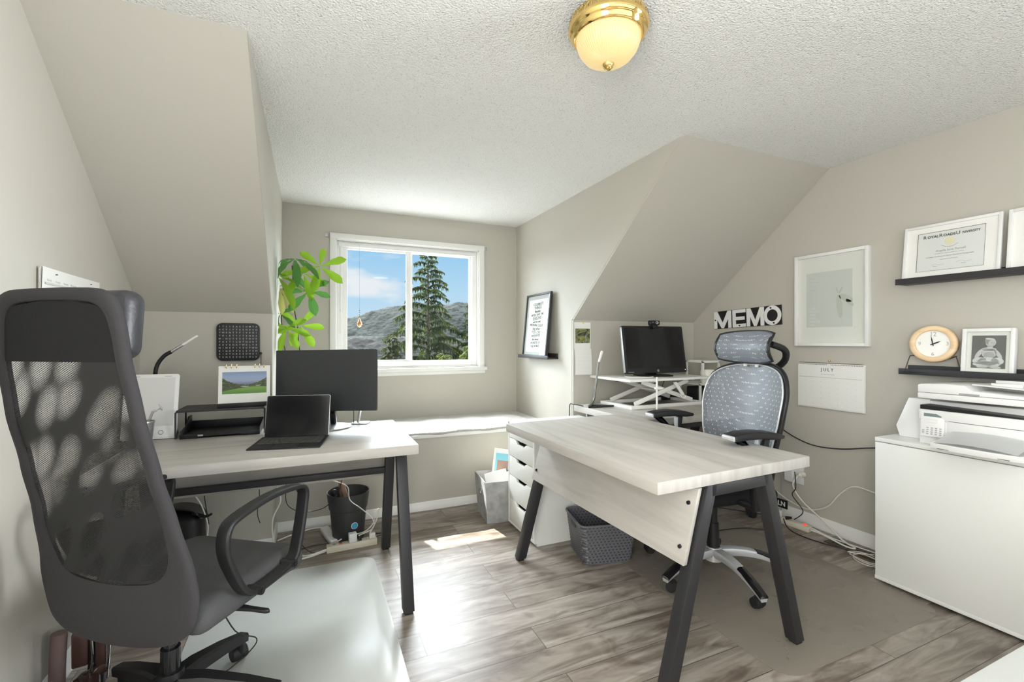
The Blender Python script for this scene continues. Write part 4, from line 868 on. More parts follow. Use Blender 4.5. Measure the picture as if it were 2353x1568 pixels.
t = thing('pencil_cup', 'silver mesh pencil cup beside the chair on the left desk', 'cup', (-.705, 2.61, ZT))
m = M['wire'] = mat('wire_mesh', (.42, .42, .42), .35, .8); nt = m.node_tree; p = nt.nodes['Principled BSDF']; o_ = nt.nodes['Material Output']
tcn = nd(nt, 'ShaderNodeTexCoord'); sp = nd(nt, 'ShaderNodeSeparateXYZ'); lk(nt, tcn.outputs['Object'], sp.inputs[0])
an = mth(nt, 'ARCTAN2', sp.outputs[1], sp.outputs[0]); q1 = mth(nt, 'SINE', mth(nt, 'ADD', mth(nt, 'MULTIPLY', an, 60.0), mth(nt, 'MULTIPLY', sp.outputs[2], 1600.0))); q2 = mth(nt, 'SINE', mth(nt, 'SUBTRACT', mth(nt, 'MULTIPLY', an, 60.0), mth(nt, 'MULTIPLY', sp.outputs[2], 1600.0)))
tr = nd(nt, 'ShaderNodeBsdfTransparent'); ms = nd(nt, 'ShaderNodeMixShader'); lk(nt, mth(nt, 'MULTIPLY', mth(nt, 'GREATER_THAN', mth(nt, 'ADD', q1, q2), .3), .8), ms.inputs[0]); lk(nt, p.outputs[0], ms.inputs[1]); lk(nt, tr.outputs[0], ms.inputs[2]); lk(nt, ms.outputs[0], o_.inputs[0])
B().lathe([(0, .002), (.028, .002), (.028, .0), (.029, .002), (.040, .102)], 32).build('cup_body', 'wire', t)
B().lathe([(.0385, .100), (.0415, .100), (.0415, .106), (.0385, .106)], 32, close=True).build('rim', 'silver', t)
t = thing('staple_remover', 'silver folding hand tool sticking out of the pencil cup', 'tool', (-.705, 2.61, ZT))
B().cyl((-.01, 0, .02), (.032, -.005, .142), .0065, .0055, 10).box((.040, -.006, .150), (.022, .006, .012), .002, rot=(0, R_(-25), 0)).build('handle', 'silver', t)
B().prism([(.045, .150), (.062, .158), (.070, .150), (.071, .162), (.064, .176), (.055, .180), (.062, .166)], -.010, -.003, 'XZ', bev=.001).build('jaw', 'silver', t)
t = thing('pen', 'black pen standing in the pencil cup', 'pen', (-.715, 2.62, ZT)); B().cyl((0, 0, .01), (-.015, .01, .13), .004, n=10).build('barrel', 'black', t)

t = thing('monitor_riser', 'black perforated metal riser shelf on the left desk', 'shelf', (-.41, 2.775, ZT))
b = B(); b.box((0, 0, .1355), (.374, .206, .004), .001)
for y in (-.103, .103): b.box((0, y, .132), (.374, .006, .010), .001)
b.build('shelf_top', 'black_metal', t)
for x in (-1, 1):
    for y in (-1, 1): B().tube([(x*.180, y*.100, .134), (x*.189, y*.100, .126), (x*.190, y*.100, .115), (x*.190, y*.100, 0)], .0042, 8, smooth=4).build('leg', 'black_metal', t)
t = thing('letter_tray', 'black plastic letter tray with cut-out side under the riser shelf', 'tray', (-.41, 2.775, ZT))
b = B(); b.box((0, 0, .012), (.335, .235, .004)); b.box((.0, .117, .032), (.335, .004, .042), .001)
b.prism([(-.118, .0), (.118, .0), (.118, .085), (.06, .085), (-.02, .045), (-.118, .035)], -.170, -.166, 'YZ', bev=.0008)
b.prism([(-.118, .0), (.118, .0), (.118, .05), (-.118, .035)], .166, .170, 'YZ', bev=.0008)
b.prism([(-.17, 0), (-.10, 0), (-.085, .008), (.085, .008), (.10, 0), (.17, 0), (.17, .022), (.09, .020), (.07, .014), (-.07, .014), (-.09, .020), (-.17, .022)], -.121, -.117, 'XZ', bev=.0008)
b.build('tray_body', 'black', t)
b = B(); b.prism([(.058, .085), (.118, .085), (.118, .0), (.0, .0), (.0, .045)], -.172, -.169, 'YZ', bev=.0005); b.build('side_wing', 'black_metal', t)
B().box((-.085, -.122, .014), (.022, .002, .007), .0005).build('label_holder', 'silver', t)

t = thing('desk_calendar', 'white desk calendar with a golf course photo on the black riser', 'calendar', (-.315, 2.735, ZT+.1375), R_(4))
B().prism([(-.045, 0), (.06, 0), (.06, .006), (-.035, .022), (-.045, .020)], -.118, .118, 'YZ', bev=.001).build('stand_base', 'black', t)
Xc = Matrix.Translation((0, -.035, .018)) @ Euler((R_(-9), 0, 0)).to_matrix().to_4x4()
pg = B().box((0, .001, .0965), (.232, .003, .193), .0004, 1, rot=None).build('page', 'paper', t); pg.data.transform(Xc)
B().box((0, .09, .09), (.225, .002, .185), rot=(R_(24), 0, 0)).build('back_leaf', 'black', t)
# landscape print
m = M['landscape'] = mat('landscape_print', (.5, .5, .5), .55); nt = m.node_tree; p = nt.nodes['Principled BSDF']
tcn = nd(nt, 'ShaderNodeTexCoord'); sp = nd(nt, 'ShaderNodeSeparateXYZ'); lk(nt, tcn.outputs['Generated'], sp.inputs[0]); X_, Z_ = sp.outputs[0], sp.outputs[2]
sky = ramp(nt, Z_, [(.45, (.16, .20, .30)), (.58, (.30, .34, .47)), (.75, (.27, .35, .52)), (1, (.20, .28, .42))])
nn = nd(nt, 'ShaderNodeTexNoise', i_Scale=14.0, i_Detail=6.0); lk(nt, tcn.outputs['Generated'], nn.inputs['Vector'])
edge = mth(nt, 'ADD', mth(nt, 'ADD', mth(nt, 'MULTIPLY', mth(nt, 'POWER', mth(nt, 'ABSOLUTE', mth(nt, 'SUBTRACT', X_, .5)), 2.0), 1.25), .33), mth(nt, 'MULTIPLY', nn.outputs[0], .16))
tree = mth(nt, 'LESS_THAN', Z_, edge); tcol = ramp(nt, nn.outputs[0], [(.35, (.02, .03, .015)), (.65, (.10, .13, .05))])
mA = nd(nt, 'ShaderNodeMixRGB'); lk(nt, tree, mA.inputs[0]); lk(nt, sky.outputs[0], mA.inputs[1]); lk(nt, tcol.outputs[0], mA.inputs[2])
gl = mth(nt, 'LESS_THAN', Z_, mth(nt, 'ADD', .12, mth(nt, 'MULTIPLY', mth(nt, 'SINE', mth(nt, 'MULTIPLY', X_, 2.1)), .19)))
gcol = ramp(nt, Z_, [(.05, (.10, .24, .04)), (.3, (.19, .34, .07))])
mB = nd(nt, 'ShaderNodeMixRGB'); lk(nt, gl, mB.inputs[0]); lk(nt, mA.outputs[0], mB.inputs[1]); lk(nt, gcol.outputs[0], mB.inputs[2]); lk(nt, mB.outputs[0], p.inputs['Base Color'])
ph = B().box((0, -.0008, .106), (.198, .0006, .112)).build('photo_print', 'landscape', t); ph.data.transform(Xc)
b = B(); b.ball((.0, -.0013, .087), .014, 12, sc=(1.3, .03, .12)); b.ball((.06, -.0013, .090), .011, 12, sc=(1.2, .03, .10)); o = b.build('bunker_print', 'paper', ph); o.data.transform(Xc)
for k in range(6):
    x = (-.083, -.060, -.037, .045, .066, .087)[k]
    o = B().tube([(x, -.002, .182), (x, -.006, .190), (x, -.003, .200), (x, .006, .202), (x, .010, .194)], .0022, 6).build('binding_ring', 'gold', t); o.data.transform(Xc)

# black bag under the left desk
t = thing('black_bag', 'glossy black bag standing on the floor under the left desk', 'bag', (-.635, 2.86, 0), R_(-6))
b = B(); b.box((0, 0, .18), (.26, .15, .36), .06, 5)
for v in b.bm.verts: v.co.x *= 1-.25*max(0, v.co.z-.15)*2; v.co.y *= 1-.3*max(0, v.co.z-.2)*2
b.build('bag_body', 'black', t, ang=70)
b = B(); b.surf(lambda u, v: (.13*math.cos(u*PI)*(1-.1*v), -.078+.14*v, .33+.075*math.sin(u*PI)*(.9+.1*v)-.02*v), 14, 4, .006); b.build('bag_flap', 'black_shiny', t)
B().tube([(.09, -.06, .36), (.15, -.08, .345), (.18, -.08, .355)], .010, 8, scale=[1, .8, .5]).build('strap_buckle', 'black', t)

# ================================================================ on the return of the corner desk
t = thing('desk_riser', 'white X-frame standing desk converter on the corner desk', 'desk riser', (2.355, 2.73, ZT), R_(1.5))
b = B(); w2_, d2_ = .345, .165
b.box((0, -d2_, .012), (.69, .030, .024), .003); b.box((0, d2_, .012), (.69, .030, .024), .003); b.box((-w2_+.02, 0, .012), (.040, .30, .024), .003); b.box((w2_-.02, 0, .012), (.040, .30, .024), .003); b.build('base_frame', 'white_metal', t)
b = B(); b.box((.0, .03, .201), (.76, .47, .018), .004); b.build('platform', 'white', t)
b = B(); b.box((-.08, -.10, .184), (.05, .02, .018)); b.box((-.06, -.10, .176), (.02, .012, .02), m=1); b.box((.2, -.1, .186), (.03, .015, .012), m=1); b.box((-.33, .0, .188), (.02, .02, .010), m=1); b.build('bracket', ['white_metal', 'black'], t)
def bar(p0, p1, w=.012, h=.032):
    p0 = Vector(p0); p1 = Vector(p1); L_ = (p1-p0).length; an = math.atan2(p1.z-p0.z, p1.x-p0.x)
    return B().box((p0+p1)/2, (L_, w, h), .004, rot=(0, -an, 0))
for y in (-.135, .135):
    bar((-.285, y, .03), (.22, y, .182)).build('scissor_arm', 'white_metal', t)
    bar((.285, y*.85, .03), (-.20, y*.85, .182)).build('scissor_arm', 'white_metal', t)
B().cyl((0, -.135, .108), (0, .135, .108), .008, n=12).build('pivot_rod', 'white_metal', t)
B().prism([(.045, .175), (.075, .178), (.15, .085), (.155, .070), (.135, .075), (.12, .082)], -.175, -.163, 'XZ', bev=.003).tube([(.115, -.168, .085), (.13, -.172, .060), (.155, -.172, .058), (.162, -.168, .075)], .005, 8).build('release_lever', 'white_metal', t)

t = thing('computer_monitor', 'black monitor with silver side edge on the white standing desk converter', 'monitor', (2.385, 2.76, ZT+.210), R_(-2))
Xm = Matrix.Translation((0, -.055, .025)) @ Euler((R_(-9), 0, 0)).to_matrix().to_4x4()
b = B(); b.prism(rrect(.565, .358, .010, 4, 0, .179), 0, .028, 'XZ', bev=.002, X=Xm); hs = b.build('bezel', 'black', t)
B().box((-.2835, .014, .179), (.004, .026, .34), .001).build('side_strip', 'silver', hs).data.transform(Xm)
B().prism(rrect(.525, .305, .002, 2, 0, .19), -.0004, .001, 'XZ', X=Xm).build('screen', 'screen', t)
b = B(); b.lathe([(0, 0), (.009, 0), (.009, .0012), (0, .0012)], 24, X=Xm @ Matrix.Translation((.01, -.0002, .017)) @ Euler((PI/2, 0, 0)).to_matrix().to_4x4()); b.build('round_badge', 'silver', t)
o = texts('badge_lettering', [('hp', .012, (.01, -.0017, .018), {}), ], 'text', t); o.data.transform(Xm)
B().box((-.235, -.0006, .010), (.05, .0008, .003)).build('model_strip', 'greytext', t).data.transform(Xm)
B().lathe([(0, 0), (.0035, 0), (.0035, .001), (0, .001)], 12, X=Xm @ Matrix.Translation((.268, -.0002, .02)) @ Euler((PI/2, 0, 0)).to_matrix().to_4x4()).build('power_light', mat('status_light', (.9, .9, .9), .4, emit=((1, 1, 1), .8)), t)
B().box((0, .03, .11), (.09, .03, .22), .006, rot=(R_(-5), 0, 0)).build('stand_neck', 'black', t)
B().prism([(-.12, -.02), (-.085, -.125), (.09, -.125), (.13, -.02), (.13, .08), (-.12, .08)], 0, .010, 'XY', bev=.003).build('stand_foot', 'black', t)
t = thing('webcam', 'small black webcam clipped on top of the right-hand monitor', 'webcam', (2.39, 2.770, 1.349), R_(-6))
B().box((0, -.02, .029), (.094, .030, .036), .010, 4).build('camera_body', 'black', t)
B().lathe([(.006, 0), (.0115, .0), (.0125, .002), (.0115, .004), (.006, .002)], 24, X=Matrix.Translation((.017, -.034, .030)) @ Euler((PI/2, 0, 0)).to_matrix().to_4x4(), close=True).lathe([(0, .0015), (.0065, .001)], 16, 1, X=Matrix.Translation((.017, -.034, .030)) @ Euler((PI/2, 0, 0)).to_matrix().to_4x4()).build('lens', ['silver', 'black_shiny'], t)
B().box((0, -.012, .006), (.050, .05, .010), .003).box((0, -.034, -.003), (.04, .006, .014), .002).build('clip', 'black', t)
B().box((-.018, -.0355, .033), (.017, .001, .003)).build('label_mark', 'silver', t)

t = thing('led_desk_lamp', 'slim black and silver curved LED desk lamp on the corner desk by the wall corner', 'lamp', (1.885, 2.765, ZT), R_(2))
b = B(); b.sweep([(.0, .06, .006), (-.085, -.015, .006), (.11, -.035, .006)], rp(.022, .011, .004), closed=True, up=(0, 0, 1)); b.build('lamp_base', 'black_metal', t)
b = B(); b.tube([(-.085, -.015, .012), (-.045, .0, .025), (-.012, .02, .055), (-.004, .02, .11), (.010, .02, .20), (.022, .02, .29), (.034, .02, .335)], .0075, 10); b.build('curved_stem', mat('grey_lamp_metal', (.20, .20, .19), .3, .6), t)
B().tube([(.030, .02, .322), (.044, .02, .362), (.056, .02, .392), (.060, .02, .402)], .0095, 10, scale=[.8, 1, 1.1, .7]).build('lamp_head', 'white_metal', t)

t = thing('phone_stand', 'thin white pole stand with a sliding clip, before the desk converter', 'stand', (2.075, 2.36, ZT), R_(-5))
B().cyl((0, 0, .004), (0, 0, .232), .0065, n=12).ball((0, 0, .232), .0075, 12).build('pole', 'white_metal', t)
B().lathe([(0, 0), (.030, 0), (.030, .005), (.010, .009), (0, .009)], 24).box((.05, .0, .004), (.09, .012, .008), .003).build('stand_foot', 'white_metal', t)
B().box((.012, -.003, .165), (.060, .022, .014), .004).build('sliding_clip', 'white_metal', t)

t = thing('cube_shelf', 'white stepped open-frame shelf standing at the back of the corner desk', 'shelf', (2.80, 2.775, ZT))
def framebox(b, x0, x1, y0, y1, z0, z1, r=.014):
    for x in (x0, x1):
        for y in (y0, y1): b.box((x, y, (z0+z1)/2), (r, r, z1-z0))
    for z in (z1,):
        for y in (y0, y1): b.box(((x0+x1)/2, y, z), (x1-x0+r, r, r))
        for x in (x0, x1): b.box((x, (y0+y1)/2, z), (r, y1-y0, r))
b = B(); framebox(b, -.04, .20, -.12, .09, 0, .138); b.box((.08, -.015, .138), (.24, .21, .008)); b.build('lower_frame', 'white_metal', t)
b = B(); framebox(b, .03, .20, -.08, .09, .142, .31); b.box((.115, .005, .310), (.17, .17, .006)); b.build('upper_frame', 'white_metal', t)
tag(B().lathe([(0, 0), (.05, 0), (.056, .02), (.056, .09), (.050, .105), (.04, .108), (0, .108)], 32).build('white_canister', 'ceramic', loc=(2.905, 2.72, ZT+.1420)), 'round cream canister on the lower step of the white frame shelf', 'canister')
tag(B().box((0, 0, .055), (.15, .12, .11), .012).build('speaker_box', 'black', loc=(2.875, 2.78, ZT)), 'black box speaker inside the white frame shelf on the corner desk', 'speaker')
t = thing('papers_pile', 'dark pile of papers with a blue folder beside the frame shelf on the corner desk', 'papers', (2.66, 2.91, ZT))
B().box((0, 0, .03), (.16, .09, .06), .004).build('binder', 'black', t); B().box((.0, -.005, .066), (.12, .07, .010), .002, rot=(0, R_(-5), .3)).build('blue_folder', mat('blue_card', (.06, .14, .26), .5), t)

t = thing('paper_sheets', 'dark printed sheets lying inside the base of the white desk converter', 'paper', (2.33, 2.73, ZT)); 
B().box((0, 0, .0012), (.42, .21, .0024)).build('sheet', mat('dark_paper', (.11, .115, .10), .6), t)

# ================================================================ knee-wall items
t = thing('word_clock', 'black rounded square word clock covered in letters on the left knee wall', 'clock', (-.380, YK, 1.235))
B().prism(rrect(.213, .213, .030, 6), -.022, -.004, 'XZ', bev=.002).build('clock_face', 'black', t)
B().box((0, -.002, 0), (.15, .004, .15)).build('wall_spacer', 'black', t)
rowsW = ['ITLISASTHMTA', 'ACFIFTEENDCO', 'TWENTYFIVEXI', 'THIRTYFTENOS', 'MINUTESETOUR', 'PASTICOFOURT', 'SEVENXTWELVE', 'NINEFIVECTWO', 'EIGHTFELEVEN', 'SIXTHREEONEI', 'TENSEZOCLOCK']
texts('letter_grid', [(ch, .0125, (-.090+.0164*i, -.0226, .0865-.0173*j), {'bold': .0002}) for j, r in enumerate(rowsW) for i, ch in enumerate(r)], 'clocktext', t)
B().box((.112, -.012, -.066), (.012, .010, .014), .003).tube([(.113, -.012, -.072), (.113, -.010, -.10), (.112, -.006, -.30)], .0018, 6).build('power_lead', 'cable_b', t)

t = thing('paper_calendar', 'narrow paper calendar with a dark painting print taped to the right knee wall', 'calendar', (1.928, YK, 1.18))
B().surf(lambda u, v: (-.074+.148*u, -.002-.0025*math.sin(v*PI), .0+.205*v), 4, 8, .0015).surf(lambda u, v: (-.072+.150*u+.004*(1-v), -.003-.007*math.sin(v*PI)-.004*(1-v), -.202+.202*v), 4, 8, .0015).build('calendar_pages', 'paper', t)
m = M['painting'] = mat('painting_print', (.2, .2, .15), .5); nt = m.node_tree; p = nt.nodes['Principled BSDF']
tcn = nd(nt, 'ShaderNodeTexCoord'); nn = nd(nt, 'ShaderNodeTexNoise', i_Scale=2.2, i_Detail=4.0, i_Distortion=1.6); lk(nt, tcn.outputs['Generated'], nn.inputs['Vector'])
r = ramp(nt, nn.outputs[0], [(.30, (.02, .025, .02)), (.42, (.07, .08, .055)), (.49, (.34, .33, .06)), (.54, (.08, .10, .07)), (.70, (.33, .36, .34))]); lk(nt, r.outputs[0], p.inputs['Base Color'])
B().box((.0, -.0065, .100), (.132, .001, .112)).build('painting_print', 'painting', t)
B().box((.006, -.005, .200), (.016, .002, .010)).build('tape', 'yellow', t)
bm_ = B()
for i in range(7):
    for j in range(5): bm_.box((-.055+.018*i, -.0125, -.04-.028*j), (.003, .0006, .003))
bm_.build('date_marks', 'lightgreytext', t)

# ================================================================ dormer right wall: ledge with framed print
def picture_ledge(name, label, loc, rz, L_, D_=.10, front=.032, back=.028):
    t = thing(name, label, 'shelf', loc, rz)
    b = B(); b.box((0, -D_/2, .006), (L_, D_, .012), .001); b.box((0, -.007, .012+back/2), (L_, .013, back+.012), .001); b.build('shelf_board', 'ledge', t)
    B().box((0, -D_-.002, front/2-.002), (L_, .010, front), .001).build('front_lip', 'ledge', t); return t
RZ = -PI/2
picture_ledge('picture_ledge', 'short black picture ledge on the dormer wall right of the window', (D2, 3.545, 1.092), RZ, .57, .095, .030)
def leaning(name, label, cat, loc, rz, w, h, lean, fw, fd, fm, mount=None, roll=0):
    t = thing(name, label, cat, loc, rz); X = Euler((R_(-lean), 0, 0)).to_matrix().to_4x4()
    b = B(); fr(b, -w/2, w/2, 0, h, fw, -fd, 0, .0015); b.bm.transform(X); b.build('frame', fm, t)
    if mount: b = B().span((-w/2+fw*.8, -fd*.45, fw*.8), (w/2-fw*.8, -.002, h-fw*.8)); b.bm.transform(X); b.build('mount', mount, t)
    return t, X
t, X = leaning('framed_print', 'black-framed hand-lettered print leaning on the small ledge by the window', 'picture', (D2-.074, 3.535, 1.104), RZ, .455, .548, 5.5, .016, .022, 'ledge', mat('grey_mount', (.40, .41, .40), .6))
b = B().box((0, -.0115, .27), (.34, .001, .455)); b.bm.transform(X); b.build('print_sheet', 'paper', t)
rnd = random.Random(4); items = []; zz_ = .455
lines = [('I CELEBRATE', .026), ('THINGS', .030), ('Beautiful', .024), ('MYSELF AND THE', .022), ('SEASONS', .03), ('and the small', .02), ('MORNING LIGHT', .024), ('sing what', .028), ('YOU LOVE', .026), ('WHENEVER', .024), ('and always', .022), ('WONDER OF', .022), ('THE WORLD', .022)]
for s_, z_ in lines: items.append((s_, z_*1.3, (0, -.0125, zz_), {'bold': .0004, 'rot': (PI/2, R_(rnd.uniform(-4, 4)), 0)})); zz_ -= .0305
o = texts('hand_lettering', items, 'text', t); o.data.transform(X)
b = B().box((0, -.0185, .274), (.43, .001, .52)); b.bm.transform(X); b.build('glass_pane', 'picglass', t)

# ================================================================ right wall
# large white frame
t = thing('white_framed_poster', 'large white-framed pale poster with a faint bird shape on the right wall', 'picture', (XR, 1.865, 1.510), RZ)
w_, h_ = .455, .605
b = B(); fr(b, -w_/2, w_/2, -h_/2, h_/2, .020, -.034, 0, .0015); b.build('frame', 'white_gloss', t)
B().span((-w_/2+.016, -.014, -h_/2+.016), (w_/2-.016, -.002, h_/2-.016)).build('mount', 'mount', t)
B().box((-.012, -.0145, .0), (.285, .001, .36)).build('poster_print', mat('poster_grey', (.66, .67, .65), .6), t)
b = B(); E2 = lambda cx, cz, a, c, th: [(cx+a*math.cos(q)*math.cos(th)-c*math.sin(q)*math.sin(th), cz+a*math.cos(q)*math.sin(th)+c*math.sin(q)*math.cos(th)) for q in [2*PI*k/24 for k in range(24)]]
for e_ in (E2(.055, -.05, .018, .075, .10), E2(.092, .0, .045, .020, -.5), E2(.062, .05, .006, .022, -.5), E2(.040, .055, .005, .022, .3), E2(.115, -.03, .03, .012, -.8)): b.prism(e_, -.0155, -.0150, 'XZ')
b.build('bird_print', mat('poster_bird', (.57, .58, .54), .6), t)
texts('poster_lettering', [(s_, .016, (-.135, -.0152, .145-.026*i), {'align': 'LEFT'}) for i, s_ in enumerate(['always', 'remember', 'there is', 'beauty'])], 'lightgreytext', t)
texts('poster_white_lettering', [(s_, .017, (-.135, -.0152, -.055-.022*i), {'align': 'LEFT'}) for i, s_ in enumerate(['LOVE', 'FOLLOW', 'TAKE', 'OWN', 'BREATHE', 'LIVE'])], 'whitetext', t)
B().box((0, -.0235, 0), (w_-.034, .0012, h_-.034)).build('glass_pane', 'picglass', t)

# MEMO board
t = thing('memo_board', 'black board with big white MEMO letters on the right wall', 'sign', (XR, 2.500, 1.419), RZ, rot=(0, R_(-1.9), RZ)); t.rotation_euler = Euler((0, R_(-1.9), 0)).to_matrix().to_4x4().to_euler()
t.rotation_euler = (Euler((0, 0, RZ)).to_matrix() @ Euler((0, R_(-1.9), 0)).to_matrix()).to_euler()
B().box((0, -.004, 0), (.592, .006, .142), .001).build('board', 'black', t)
def Mletter(b, x0, x1, z0, z1, s):
    xm = (x0+x1)/2
    b.prism([(x0, z0), (x0+s, z0), (x0+s, z1-s*2.1), (xm-s*.35, z0), (xm+s*.35, z0), (x1-s, z1-s*2.1), (x1-s, z0), (x1, z0), (x1, z1), (x1-s*1.15, z1), (xm, z0+s*1.5), (x0+s*1.15, z1), (x0, z1)], -.010, -.0072, 'XZ')
x = -.2955; s_ = .030; z0, z1 = -.069, .069
b = B(); Mletter(b, x, x+.168, z0, z1, s_); b.build('letter_m', 'whitetext', t)
b = B(); e0, e1 = x+.180, x+.300; b.prism([(e0, z0), (e1, z0), (e1, z0+.026), (e0+s_, z0+.026), (e0+s_, -.013), (e1-.010, -.013), (e1-.010, .013), (e0+s_, .013), (e0+s_, z1-.026), (e1, z1-.026), (e1, z1), (e0, z1)], -.010, -.0072, 'XZ'); b.build('letter_e', 'whitetext', t)
b = B(); Mletter(b, x+.308, x+.456, z0, z1, s_); b.build('letter_m', 'whitetext', t)
b = B(); cx_ = x+.522; N = 40
oo = [(cx_+.069*math.cos(2*PI*k/N), .0715*math.sin(2*PI*k/N)) for k in range(N)]; ii = [(cx_+.042*math.cos(2*PI*k/N), .043*math.sin(2*PI*k/N)) for k in range(N)]
for k in range(N):
    k2 = (k+1) % N
    b.quad([(oo[k][0], -.010, oo[k][1]), (oo[k2][0], -.010, oo[k2][1]), (ii[k2][0], -.010, ii[k2][1]), (ii[k][0], -.010, ii[k][1])]); b.quad([(oo[k][0], -.010, oo[k][1]), (oo[k][0], -.0072, oo[k][1]), (oo[k2][0], -.0072, oo[k2][1]), (oo[k2][0], -.010, oo[k2][1])])
b.build('letter_o', 'whitetext', t)
b = B()
for px_, pz_ in ((x+.015, .0), (e0+.065, z0+.012), (cx_-.01, .055), (cx_+.012, -.055)): b.cyl((px_, -.010, pz_), (px_, -.014, pz_), .006, n=14)
b.build('round_magnet', 'black', t)

# July calendar
t = thing('wall_calendar', 'white spiral-bound July wall calendar hanging on the right wall', 'calendar', (XR, 1.872, .945), RZ, rot=None)
B().box((0, -.009, .002), (.412, .016, .292), .0008, 1).build('calendar_pages', 'paper', t)
b = B(); 
for k in range(44):
    xk = -.198+k*.0092
    if abs(xk) > .012: b.box((xk, -.0195, .1415-.0), (.0034, .0012, .0045))
for k in range(60): b.lathe([(.0035, 0), (.0047, .0006), (.0035, .0012)], 6, X=Matrix.Translation((-.195+k*.0066, -.012, .150)) @ Euler((0, PI/2, 0)).to_matrix().to_4x4(), close=True)
b.build('spiral_binding', 'black', t)
texts('calendar_lettering', [('J U L Y', .030, (-.012, -.0176, .108), {'sx': .9})], 'text', t)
texts('small_lettering', [('THE MONTH OF SUMMER', .0075, (-.01, -.0176, .078), {})], 'lightgreytext', t)
b = B(); b.box((0, -.0186, .058), (.39, .0008, .0015)); b.box((0, -.0150, -.138), (.39, .004, .0012)); b.build('rule_line', 'greytext', t)
b = B()
for i in range(7):
    for j in range(5): b.box((-.155+.052*i, -.0172, .03-.036*j), (.004, .0006, .003))
b.build('date_marks', 'lightgreytext', t)
B().ball((0, -.014, .166), .007, 12).build('brass_pin', 'gold', t)

# picture ledges on the right wall
picture_ledge('picture_ledge', 'upper black picture ledge on the right wall holding the certificate', (XR, .885, 1.551), RZ, 1.16, .098, .032)
picture_ledge('picture_ledge', 'lower black picture ledge on the right wall holding the clock', (XR, .870, 1.060), RZ, 1.16, .098, .032)
def certf(label, yc, w, lean=7, txt=True):
    t, X = leaning('certificate_frame', label, 'certificate', (XR-.058, yc, 1.563), RZ, w, .300, lean, .014, .018, 'white_gloss', 'mount')
    b = B().box((0, -.0100, .152), (.272, .001, .207)); b.bm.transform(X); b.build('certificate_sheet', mat('certificate_paper', (.66, .68, .66), .6), t)
    b = B(); b.box((0, -.0108, .2555), (.272, .0012, .0016)); b.box((-.136, -.0108, .152), (.0016, .0012, .207)); b.box((.136, -.0108, .152), (.0006, .0012, .207)); b.box((0, -.0108, .0485), (.272, .0012, .0006)); b.bm.transform(X); b.build('sheet_border', 'text', t)
    if txt:
        o = texts('certificate_lettering', [('R', .025, (-.106, -.0112, .232), {}), ('OYAL', .0185, (-.071, -.0112, .2305), {'bold': .0003}), ('R', .025, (-.038, -.0112, .232), {}), ('OADS', .0185, (-.003, -.0112, .2305), {'bold': .0003}), ('U', .025, (.032, -.0112, .232), {}), ('NIVERSITY', .0165, (.083, -.0112, .2305), {'bold': .0002, 'sx': .9})], 'text', t); o.data.transform(X)
        o = texts('small_lettering', [('Angela June Purnell', .0155, (.005, -.0112, .151), {}), ('Graduate Certificate in Human Resource Management', .0088, (.0, -.0112, .121), {}), ('in recognition of the satisfactory completion of the requirements', .0045, (0, -.0112, .136), {}), ('granted under the seal of the university', .0045, (0, -.0112, .104), {}), ('President', .0045, (-.055, -.0112, .070), {}), ('Chancellor', .0045, (.06, -.0112, .072), {})], 'greytext', t); o.data.transform(X)
        b = B(); b.lathe([(0, 0), (.021, 0), (.021, .0006), (0, .0006)], 24, X=Matrix.Translation((.0, -.0105, .197)) @ Euler((PI/2, 0, 0)).to_matrix().to_4x4()); b.bm.transform(X); b.build('yellow_seal', mat('pale_yellow_seal', (.68, .66, .45), .6), t)
        b = B(); b.tube([(-.034, -.0112, .180), (-.018, -.0112, .170), (0, -.0112, .167), (.018, -.0112, .170), (.034, -.0112, .180)], .0009, 5); b.tube([(-.07, -.0112, .076), (-.055, -.0112, .082), (-.04, -.0112, .076), (-.02, -.0112, .079)], .0005, 5); b.tube([(.03, -.0112, .080), (.05, -.0112, .086), (.07, -.0112, .078), (.09, -.0112, .084)], .0005, 5); b.bm.transform(X); b.build('ribbon_and_signatures', 'greytext', t)
    else:
        b = B().box((.05, -.0106, .15), (.11, .001, .16)); b.bm.transform(X); b.build('dark_print', mat('maroon_print', (.12, .05, .06), .5), t)
    return t
certf('white-framed university certificate leaning on the upper black ledge', 1.253, .395)
certf('white frame cut off by the right edge of the photo, on the upper ledge', .838, .395, txt=False)

# clock on wire stand
t = thing('table_clock', 'round pine clock on a black wire stand on the lower ledge', 'clock', (XR-.062, 1.312, 1.072), R_(-78))
Xk = Matrix.Translation((0, 0, .152)) @ Euler((PI/2+R_(-4), 0, 0)).to_matrix().to_4x4()
b = B(); b.lathe([(.070, .028), (.074, .030), (.088, .030), (.095, .026), (.097, .018), (.0965, -.015), (.088, -.028), (0, -.028)], 64, X=Xk); b.lathe([(.070, .028), (.069, .016)], 64, X=Xk); b.build('wood_case', 'pine', t, ang=50)
B().lathe([(0, .0165), (.0705, .0165)], 48, X=Xk).build('dial', 'paper', t)
o = texts('dial_numerals', [('12', .034, (0, -.0172, .050), {'sx': .8}), ('3', .026, (.056, -.0172, 0), {}), ('6', .026, (0, -.0172, -.054), {}), ('9', .026, (-.054, -.0172, 0), {})], 'greytext', t); o.data.transform(Matrix.Translation((0, 0, .152)) @ Euler((R_(-4), 0, 0)).to_matrix().to_4x4())
